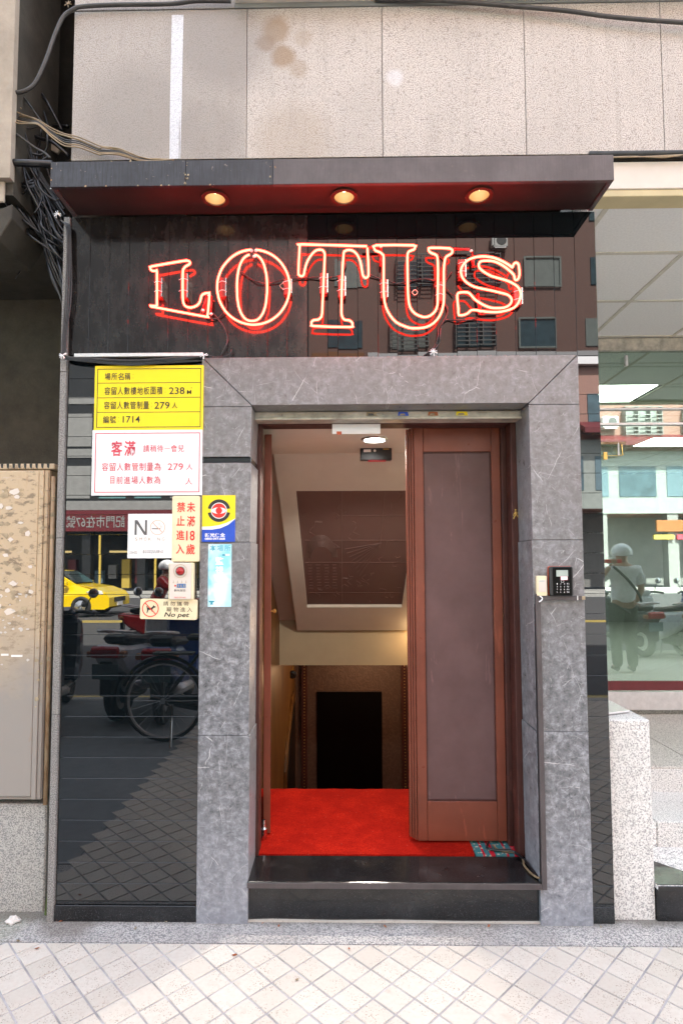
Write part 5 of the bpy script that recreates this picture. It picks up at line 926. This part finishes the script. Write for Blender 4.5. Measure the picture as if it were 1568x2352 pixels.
# the far street sign: read from the road, shown mirrored in the tiles
sm = textmesh('記門市在67號', .01); xsx = [v.co.x for v in sm.vertices]; ysx = [v.co.y for v in sm.vertices]
for v in sm.vertices: v.co = (-12.9-(v.co.x-min(xsx))/(max(xsx)-min(xsx))*3.5, FY+.37, 3.72+(v.co.y-min(ysx))/(max(ysx)-min(ysx))*.72)
obj('sign_lettering', sm, 'greyfac', L1)
obj('shop_recess', box(-50, -2.1, FY-4, FY-3.5, 0, 4.7), 'darkfac', L1)
for x in (-19, -15.6, -12.3, -8.6, -5): obj('shop_pillar', box(x, x+.5, FY-.5, FY, 0, 4.79), 'darkfac', L1); obj('yellow_post', cyl((x+1.2, FY+.3, 0), (x+1.2, FY+.3, 3.3), .07, 8), 'roadyellow', L1)
for i in range(16): obj('shop_goods', box(-19+.85*i, -18.5+.85*i, FY-2.2, FY-1.8, .1+.3*(i % 3), 1.2+.35*((i*5) % 4)), ['greyfac', 'maroon', 'curtain', 'roadyellow', 'darkfac'][i*3 % 5], L1)
for x in (-18.2, -14.5, -11.2, -7.6): obj('shop_light', box(x, x+1.3, FY-1.5, FY-1.4, 2.3, 2.42), emis('warm shop light', (1, .75, .3), .8), L1)
R1 = opp('brick_building', 'red brick tiled building across the street with window grilles', -2.1, 60, 30, 'brick')
obj('pale_facade', box(-2.09, 60, FY+.001, FY+.08, 4.8, 8.9), 'pale', R1)
for i in range(20): obj('window', box(-.5+3.1*i, 1.9+3.1*i, FY+.081, FY+.12, 5.9, 7.9), 'curtain' if i % 2 else 'glass2', R1)
for z in (10.0, 14.6, 18.4, 22.4):
    for i in range(14):
        x = -.9+3.9*i + (.4 if z > 15 else 0); wn = obj('window', box(x, x+2.1, FY+.001, FY+.06, z, z+1.7), 'glass2' if (i+int(z)) % 3 else 'pale', R1)
        if (i*7+int(z)) % 4 < 2:
            bm = bmesh.new()
            for q in range(8): box(x-.15, x+2.25, FY+.5, FY+.54, z-.1+q*.26, z-.04+q*.26, bm=bm)
            for q in (0, .8, 1.6, 2.35): box(x-.15+q, x-.1+q, FY+.06, FY+.55, z-.1, z+1.8, bm=bm)
            obj('window_grille', bm, 'greyfac', wn)
        elif i % 2: obj('frame', shape2d([[(x-.1, z-.1), (x+2.2, z-.1), (x+2.2, z+1.8), (x-.1, z+1.8)], [(x, z), (x+2.1, z), (x+2.1, z+1.7), (x, z+1.7)]], .06, FY+.15), 'pale', wn)
obj('sign_band', box(1.5, 26, FY+.02, FY+.4, 13.4, 14.2, .02), 'alu', R1); obj('sign_band', box(-1.9, 1.3, FY+.02, FY+.4, 13.4, 14.2, .02), 'orangesign', R1)
for x, z, lb_ in ((17.5, 10.4, 'white air conditioner unit on the brick facade, reflected high in the shop window'), (9.5, 20.6, 'white air conditioner unit on the brick facade, reflected in the fascia near the letter S')):
    a_ = thing('air_conditioner', lb_, 'air conditioner', (x, FY, z)); obj('casing', box(x-.5, x+.5, FY+.1, FY+.5, z, z+.75, .03), 'white', a_); obj('fan_grille', lathe([(0, .02), (.27, .02), (.3, 0)], 20, (x+.12, FY+.5, z+.38), 'Y'), 'greyprint', a_); obj('wall_bracket', box(x-.4, x+.4, FY+.081, FY+.5, z-.08, z-.01), 'alu', a_)
obj('ground_floor_wall', box(-2.1, 60, FY-3.4, FY-3.2, 0, 4.79), 'greyfac', R1)
for i in range(14): obj('shop_pillar', box(-1.8+4.6*i, -1.1+4.6*i, FY-.7, FY, 0, 4.79), 'greyfac', R1)
sg = obj('shop_sign', box(20.4, 22.8, FY+.02, FY+.2, 3.6, 4.35, .02), 'orangesign', R1); obj('shop_sign', box(20.2, 21.5, FY+.02, FY+.2, 3.1, 3.4), 'roadyellow', R1); obj('shop_sign', box(21.7, 22.8, FY+.02, FY+.2, 3.1, 3.4), 'redprint', R1)
for i, m_ in enumerate(('blue', 'orangesign', 'redprint', 'pale', 'teal', 'maroon')): obj('shop_goods', box(23+.7*(i % 3), 23.5+.7*(i % 3), FY-.4, FY+.1, .8+1.1*(i//3), 1.6+1.1*(i//3)), m_, R1)
obj('red_awning', prism([(FY+.02, 9.7), (FY+.02, 10.0), (FY+1.2, 9.4), (FY+1.2, 9.1)], 14, 40, 0, 'X'), 'maroon', R1)
pole = thing('street_pole', 'grey pole on the far pavement across the street', 'pole', (14.6, -28, 0)); obj('shaft', cyl((14.6, -28, 0), (14.6, -28, 9), .12, 12, .09), 'greyfac', pole); obj('base', cyl((14.6, -28, 0), (14.6, -28, .4), .2, 12), 'greyfac', pole)
# taxi
tx = thing('taxi', 'yellow taxi driving past across the road', 'taxi', (-9.55, -16.4, -.114))
def carbody(L, prof, wd, y0):
    b = bmesh.new(); n = len(prof); cols = []
    for f, s in ((-1, .90), (-.93, 1), (.93, 1), (1, .90)):
        cols.append([b.verts.new((x, y0+f*wd/2*(.84 if z > 1.02 else 1), .12+(z-.12)*(1 if abs(f) < .95 else .985))) for x, z in prof])
    for A, B in zip(cols, cols[1:]):
        for k in range(n): b.faces.new((A[k], A[(k+1) % n], B[(k+1) % n], B[k]))
    b.faces.new(cols[0]); b.faces.new(cols[-1][::-1]); return b
prof = [(-2.25, .35), (-2.28, .75), (-2.15, 1.0), (-1.75, 1.08), (-1.15, 1.45), (-.3, 1.52), (.45, 1.46), (1.15, 1.03), (1.75, .93), (2.15, .78), (2.3, .6), (2.3, .32), (2.15, .24), (-2.1, .24)]
obj('body', carbody(4.6, prof, 1.72, 0), 'taxi', tx, smooth=False, local=True)
for s in (-1, 1):
    obj('side_window', prism([(-1.5, 1.03), (-1.05, 1.38), (-.3, 1.44), (.35, 1.39), (.95, 1.03)], s*.80-.01, s*.80+.01), 'carglass', tx, local=True)
    obj('headlight', prism([(1.55, .78), (2.12, .70), (2.05, .82), (1.75, .89)], s*.83-.04, s*.83+.045, .01), 'white', tx, local=True)
    obj('mirror', box(.85, 1.0, s*.86 if s > 0 else s*1.02, s*1.02 if s > 0 else s*.86, .98, 1.12, .03), 'taxi', tx, local=True)
    for x in (-1.35, 1.42):
        wh = obj('wheel', lathe([(.20, -.09), (.31, -.09), (.325, -.05), (.325, .05), (.31, .09), (.20, .09)], 28, (x, s*.80, .325), 'Y'), 'tyre', tx, smooth=True, local=True)
        obj('rim', lathe([(0, .02), (.05, .03), (.2, .0), (.21, -.02)], 10, (x, s*.89, .325), 'Y'), 'chrome', wh, local=True)
obj('grille', box(2.28, 2.32, -.45, .45, .45, .6, .01), 'black', tx, local=True); obj('windscreen', prism([(.52, 1.43), (1.12, 1.06), (1.16, 1.08), (.56, 1.455)], -.66, .66), 'carglass', tx, local=True); obj('plate', box(2.3, 2.325, -.2, .2, .33, .45), 'white', tx, local=True); obj('roof_light', box(-.5, -.3, -.22, .22, 1.51, 1.63, .03), 'signwhite', tx, local=True)
tx.location.x = -9.58
# scooters
def scooter(name, label, paint, loc, rotz, tail=True):
    """front towards local -Y, tail towards +Y"""
    t = thing(name, label, 'scooter', loc, None, rotz); L = dict(parent=t, local=True)
    for y, nm in ((-.62, 'wheel'), (.58, 'wheel')):
        wh = obj(nm, lathe([(.15, -.04), (.22, -.05), (.25, -.025), (.25, .025), (.22, .05), (.15, .04)], 24, (0, y, .25), 'X'), 'tyre', smooth=True, **L); obj('rim', lathe([(0, -.02), (.15, -.02), (.15, .02), (0, .02)], 12, (0, y, .25), 'X'), 'alu', wh, local=True)
    obj('front_fender', prism([(-.88, .34), (-.78, .50), (-.58, .56), (-.40, .46), (-.44, .42), (-.6, .50), (-.76, .44)], -.06, .06, .006, 'X'), paint, **L)
    obj('leg_shield', prism([(-.52, .40), (-.50, .80), (-.44, .93), (-.36, .92), (-.30, .45), (-.22, .30), (-.34, .26)], -.19, .19, .03, 'X'), paint, **L)
    obj('floor_board', box(-.16, .16, -.30, .12, .24, .31, .02), 'black', **L)
    obj('rear_body', prism([(.02, .28), (.05, .62), (.30, .70), (.62, .72), (.86, .76), (.90, .68), (.74, .50), (.50, .38), (.30, .26)], -.14, .14, .04, 'X'), paint, **L)
    obj('seat', prism([(.0, .66), (.02, .76), (.22, .77), (.40, .80), (.66, .84), (.74, .80), (.66, .735), (.3, .705)], -.13, .13, .035, 'X'), 'seat', **L)
    obj('grab_rail', tube([(-.12, .52, .84), (-.11, .80, .88), (0, .88, .89), (.11, .80, .88), (.12, .52, .84)], .015, 8), 'alu', smooth=True, **L)
    tl = obj('tail_light', prism([(.80, .62), (.90, .64), (.915, .73), (.86, .75)], -.13, .13, .01, 'X'), 'redglass', **L); obj('indicator', box(-.19, -.132, .80, .87, .64, .70, .01), 'orangesign', tl, local=True); obj('indicator', box(.132, .19, .80, .87, .64, .70, .01), 'orangesign', tl, local=True)
    obj('rear_mudguard', box(-.06, .06, .84, .86, .28, .6, .008), 'black', **L); obj('plate', box(-.13, .13, .862, .868, .44, .58, .004), 'curtain', **L)
    obj('handlebar', tube([(-.34, -.30, .98), (-.22, -.38, 1.0), (0, -.44, .99), (.22, -.38, 1.0), (.34, -.30, .98)], .018, 8), 'black', smooth=True, **L)
    obj('instrument_cowl', prism([(-.56, .90), (-.54, 1.0), (-.44, 1.05), (-.32, 1.02), (-.36, .93)], -.13, .13, .03, 'X'), paint, **L); obj('dial', prism([(-.42, 1.045), (-.33, 1.018), (-.335, 1.026), (-.42, 1.054)], -.07, .07, 0, 'X'), 'alu', **L)
    obj('headlight', lathe([(0, -.03), (.07, -.02), (.08, .02), (0, .03)], 16, (0, -.55, .94), 'Y'), 'chrome', smooth=True, **L)
    for s in (-1, 1): mr = obj('mirror', lathe([(0, -.01), (.05, -.008), (.055, .0), (.05, .01), (0, .012)], 16, (s*.30, -.40, 1.20), 'Y'), 'chrome', smooth=True, **L); obj('mirror_stem', tube([(s*.22, -.38, 1.0), (s*.25, -.40, 1.1), (s*.30, -.395, 1.19)], .007, 6), 'black', mr, local=True)
    obj('exhaust', cyl((.17, .15, .28), (.17, .78, .36), .045, 12, .055), 'alu', smooth=True, **L); obj('engine_case', box(-.10, .10, .15, .62, .16, .34, .04), 'black', **L)
    obj('kick_stand', tube([(-.1, .2, .2), (-.16, .24, .01)], .01, 6), 'black', **L)
    return t
scooter('scooter', 'silver white scooter parked tail first behind the bicycle', 'scwhite', (-2.12, -3.75, 0), R_(6))
scooter('scooter', 'black scooter parked left of the silver white scooter', 'scblack', (-2.92, -3.30, 0), R_(-12))
scooter('scooter', 'dark blue scooter parked behind the silver white scooter', 'scblue', (-1.75, -3.62, 0), R_(-4))
scooter('scooter', 'silver white scooter parked in front of the shop window', 'scwhite', (5.45, -4.05, 0), R_(-8))
scooter('scooter', 'black scooter next to the man in the grey shirt', 'scblack', (4.72, -4.0, 0), R_(-14))
scooter('scooter', 'dark blue scooter at the far right of the kerb', 'scblue', (6.35, -4.1, 0), R_(-5))
rs = scooter('scooter', 'red scooter on the road carrying a rider in a white helmet', 'scred', (-3.15, -8.1, -.115), R_(88))
# people
def skin(name, joints, edges, radii, mat, parent, sub=2, loc=(0, 0, 0)):
    me = bpy.data.meshes.new(name); me.from_pydata(joints, edges, []); o = bpy.data.objects.new(name, me); C.objects.link(o)
    m = o.modifiers.new('skin', 'SKIN'); s = o.modifiers.new('sub', 'SUBSURF'); s.levels = sub; s.render_levels = sub
    for v, r in zip(me.skin_vertices[0].data, radii): v.radius = r if hasattr(r, '__len__') else (r, r)
    me.skin_vertices[0].data[0].use_root = True
    dg = bpy.context.evaluated_depsgraph_get(); e = o.evaluated_get(dg); nm = bpy.data.meshes.new_from_object(e); bpy.data.objects.remove(o)
    return obj(name, nm, mat, parent, smooth=True, local=True)
def person(label, loc, rotz, J, shirt, trousers, helmet, extra=None):
    """J: joint positions in local space, facing local -Y"""
    t = thing('person', label, 'person', loc, None, rotz)
    nm = ['pelvis', 'waist', 'chest', 'neckb', 'neck', 'head', 'headtop', 'shL', 'elL', 'wrL', 'shR', 'elR', 'wrR', 'hipL', 'knL', 'anL', 'toL', 'hipR', 'knR', 'anR', 'toR']
    E = [(0, 1), (1, 2), (2, 3), (3, 4), (4, 5), (5, 6), (3, 7), (7, 8), (8, 9), (3, 10), (10, 11), (11, 12), (0, 13), (13, 14), (14, 15), (15, 16), (0, 17), (17, 18), (18, 19), (19, 20)]
    rad = [(.15, .11), (.14, .10), (.16, .11), (.10, .08), (.055, .06), (.085, .10), (.07, .08), (.07, .07), (.046, .046), (.03, .03), (.07, .07), (.046, .046), (.03, .03), (.09, .09), (.062, .062), (.042, .042), (.035, .03), (.09, .09), (.062, .062), (.042, .042), (.035, .03)]
    P = [J[n] for n in nm]; skin('body', P, E, rad, 'skin', t)
    ids = ['pelvis', 'waist', 'chest', 'neckb', 'shL', 'elL', 'shR', 'elR']; mid = lambda a, b_, f: tuple(a[i]+(b_[i]-a[i])*f for i in range(3))
    S = [tuple(Vector(J['pelvis'])-Vector((0, 0, .03))), J['waist'], J['chest'], J['neckb'], J['shL'], mid(J['shL'], J['elL'], .85), J['shR'], mid(J['shR'], J['elR'], .85)]
    skin('shirt', S, [(0, 1), (1, 2), (2, 3), (3, 4), (4, 5), (3, 6), (6, 7)], [(.185, .14), (.175, .13), (.19, .14), (.11, .09), (.095, .095), (.078, .078), (.095, .095), (.078, .078)], shirt, t)
    dn = Vector((0, 0, -.035)); T = [tuple(Vector(J['pelvis'])+Vector((0, 0, .06))), J['hipL'], J['knL'], tuple(Vector(J['anL'])+dn), J['hipR'], J['knR'], tuple(Vector(J['anR'])+dn)]
    skin('trousers', T, [(0, 1), (1, 2), (2, 3), (0, 4), (4, 5), (5, 6)], [(.17, .13), (.115, .115), (.085, .085), (.07, .07), (.115, .115), (.085, .085), (.07, .07)], trousers, t)
    for s in 'LR':
        a, b_ = Vector(J['an'+s]), Vector(J['to'+s]); skin('shoe', [tuple(a+Vector((0, .03, -.04))), tuple(mid(a, b_, .6)), tuple(b_)], [(0, 1), (1, 2)], [(.045, .05), (.045, .035), (.04, .03)], 'black', t, 1)
        w_, e_ = Vector(J['wr'+s]), Vector(J['el'+s]); dv = (w_-e_).normalized(); sd_ = dv.cross(Vector((0, 1, .2))).normalized(); pl_ = w_+dv*.05
        skin('hand', [tuple(w_), tuple(pl_)], [(0, 1)], [(.028, .02), (.04, .018)], 'skin', t, 1)
        for q, ln in ((-.03, .07), (-.01, .08), (.01, .078), (.03, .06)): p_ = pl_+sd_*q; skin('finger', [tuple(p_), tuple(p_+dv*ln*.6), tuple(p_+dv*ln*.9+dv.cross(sd_)*.025)], [(0, 1), (1, 2)], [(.010, .010), (.009, .009), (.008, .008)], 'skin', t, 1)
        p_ = w_+dv*.02+sd_*.035; skin('thumb', [tuple(p_), tuple(p_+sd_*.03+dv*.03), tuple(p_+sd_*.035+dv*.055)], [(0, 1), (1, 2)], [(.012, .012), (.010, .010), (.008, .008)], 'skin', t, 1)
    hx, hy, hz = J['head']
    hb = bmesh.new(); bmesh.ops.create_uvsphere(hb, u_segments=20, v_segments=14, radius=1)
    for v in list(hb.verts):
        if v.co.z < -.35: v.co.z = -.35
        v.co = Vector((hx+v.co.x*.135, hy+.01+v.co.y*.155, hz+.06+v.co.z*.135))
    obj('helmet', hb, helmet, t, smooth=True, local=True)
    for s in (-1, 1): obj('eye', lathe([(0, -.012), (.012, 0), (0, .012)], 8, (hx+s*.03, hy-.092, hz+.0), 'Y'), 'white', t, local=True)
    obj('nose', prism([(hy-.085, hz-.04), (hy-.125, hz-.035), (hy-.09, hz+.01)], hx-.012, hx+.012, .003, 'X'), 'skin', t, local=True); obj('mouth', box(hx-.025, hx+.025, hy-.098, hy-.090, hz-.062, hz-.055, .002), 'redprint', t, local=True)
    return t
J1 = dict(pelvis=(0, 0, .95), waist=(0, .01, 1.10), chest=(0, .01, 1.30), neckb=(0, .02, 1.45), neck=(0, .01, 1.51), head=(0, -.01, 1.60), headtop=(0, 0, 1.68), shL=(.18, .02, 1.42), elL=(.25, .03, 1.16), wrL=(.24, -.12, .96), shR=(-.18, .02, 1.42), elR=(-.37, .02, 1.24), wrR=(-.24, .16, 1.47), hipL=(.09, 0, .88), knL=(.10, -.02, .48), anL=(.10, .03, .09), toL=(.11, -.13, .035), hipR=(-.09, 0, .88), knR=(-.10, -.04, .48), anR=(-.10, .0, .09), toR=(-.11, -.16, .035))
man = person('man with his back turned, light grey shirt, pale helmet, holding a red phone', (3.92, -2.1, 0), 0, J1, 'shirt', 'trouser', 'scwhite')
obj('strap', tube([(-.17, .10, 1.47), (-.02, .165, 1.3), (.14, .15, 1.1), (.2, .1, .98)], .018, 6), 'trouser', man, local=True)
ph = obj('held_phone', box(3.55, 3.83, -1.925, -1.91, 1.515, 1.565, .006), 'red'); tag(ph, 'flat red phone held up in the right hand of the man', 'phone')
J2 = dict(pelvis=(0, .28, .90), waist=(0, .24, 1.05), chest=(0, .16, 1.25), neckb=(0, .12, 1.38), neck=(0, .10, 1.44), head=(0, .07, 1.53), headtop=(0, .08, 1.61), shL=(.18, .12, 1.35), elL=(.26, -.10, 1.15), wrL=(.30, -.27, 1.02), shR=(-.18, .12, 1.35), elR=(-.26, -.10, 1.15), wrR=(-.30, -.27, 1.02), hipL=(.10, .24, .86), knL=(.14, -.12, .70), anL=(.12, -.10, .38), toL=(.12, -.26, .335), hipR=(-.10, .24, .86), knR=(-.14, -.12, .70), anR=(-.12, -.10, .38), toR=(-.12, -.26, .335))
person('scooter rider in a red jacket and white helmet on the red scooter', (-3.15, -8.1, -.115), R_(88), J2, 'scred', 'trouser', 'signwhite')
# bicycle standing at the kerb side of the entrance
bk = thing('bicycle', 'old black bicycle standing beside the parked scooters', 'bicycle', (-1.02, -2.47, 0))
for x in (-1.53, -.48):
    bm = lathe([(.315, -.018), (.335, -.02), (.345, 0), (.335, .02), (.315, .018)], 40, (x, -2.47, .345), 'Y'); wh = obj('wheel', bm, 'tyre', bk, smooth=True)
    bm = lathe([(.300, -.012), (.314, -.014), (.314, .014), (.300, .012)], 40, (x, -2.47, .345), 'Y'); obj('rim', bm, 'alu', wh)
    bm = bmesh.new()
    for i in range(24): a = 2*math.pi*i/24; cyl((x, -2.47+.02*(-1)**i, .345), (x+.30*math.cos(a), -2.47, .345+.30*math.sin(a)), .0012, 4, bm=bm)
    obj('spokes', bm, 'chrome', wh); obj('hub', cyl((x, -2.51, .345), (x, -2.43, .345), .022, 10), 'chrome', wh)
    obj('fender', tube([(x+.37*math.cos(R_(a)), -2.47, .345+.37*math.sin(R_(a))) for a in range(10, 175, 15)], .016, 6), 'black', wh)
P = dict(a=(-1.53, -2.47, .345), bb=(-1.08, -2.47, .30), st=(-1.20, -2.47, .78), hd=(-.66, -2.47, .86), f=(-.48, -2.47, .345), hl=(-.69, -2.47, .72))
for u, v in (('a', 'bb'), ('a', 'st'), ('st', 'bb'), ('bb', 'hl'), ('st', 'hd'), ('hl', 'f'), ('hd', 'hl')): obj('frame_tube', cyl(P[u], P[v], .014, 8), 'black', bk)
obj('saddle', box(-1.33, -1.08, -2.54, -2.40, .86, .91, .02), 'seat', bk); obj('seat_post', cyl(P['st'], (-1.22, -2.47, .87), .012, 8), 'chrome', bk); obj('handlebar', tube([(-.78, -2.75, .98), (-.66, -2.66, 1.0), (-.64, -2.47, .99), (-.66, -2.28, 1.0), (-.78, -2.19, .98)], .012, 8), 'chrome', bk)
obj('rear_rack', box(-1.62, -1.28, -2.53, -2.41, .74, .755), 'black', bk); obj('kick_stand', cyl((-1.45, -2.44, .32), (-1.42, -2.30, .0), .010, 6), 'chrome', bk); obj('crank', cyl((-1.08, -2.55, .30), (-1.02, -2.55, .14), .010, 6), 'chrome', bk); obj('pedal', box(-1.07, -.97, -2.62, -2.55, .12, .14), 'black', bk)
obj('chain_case', prism([(-1.58, .31), (-1.1, .22), (-.98, .30), (-1.1, .40), (-1.56, .38)], -2.515, -2.50, .004), 'black', bk)
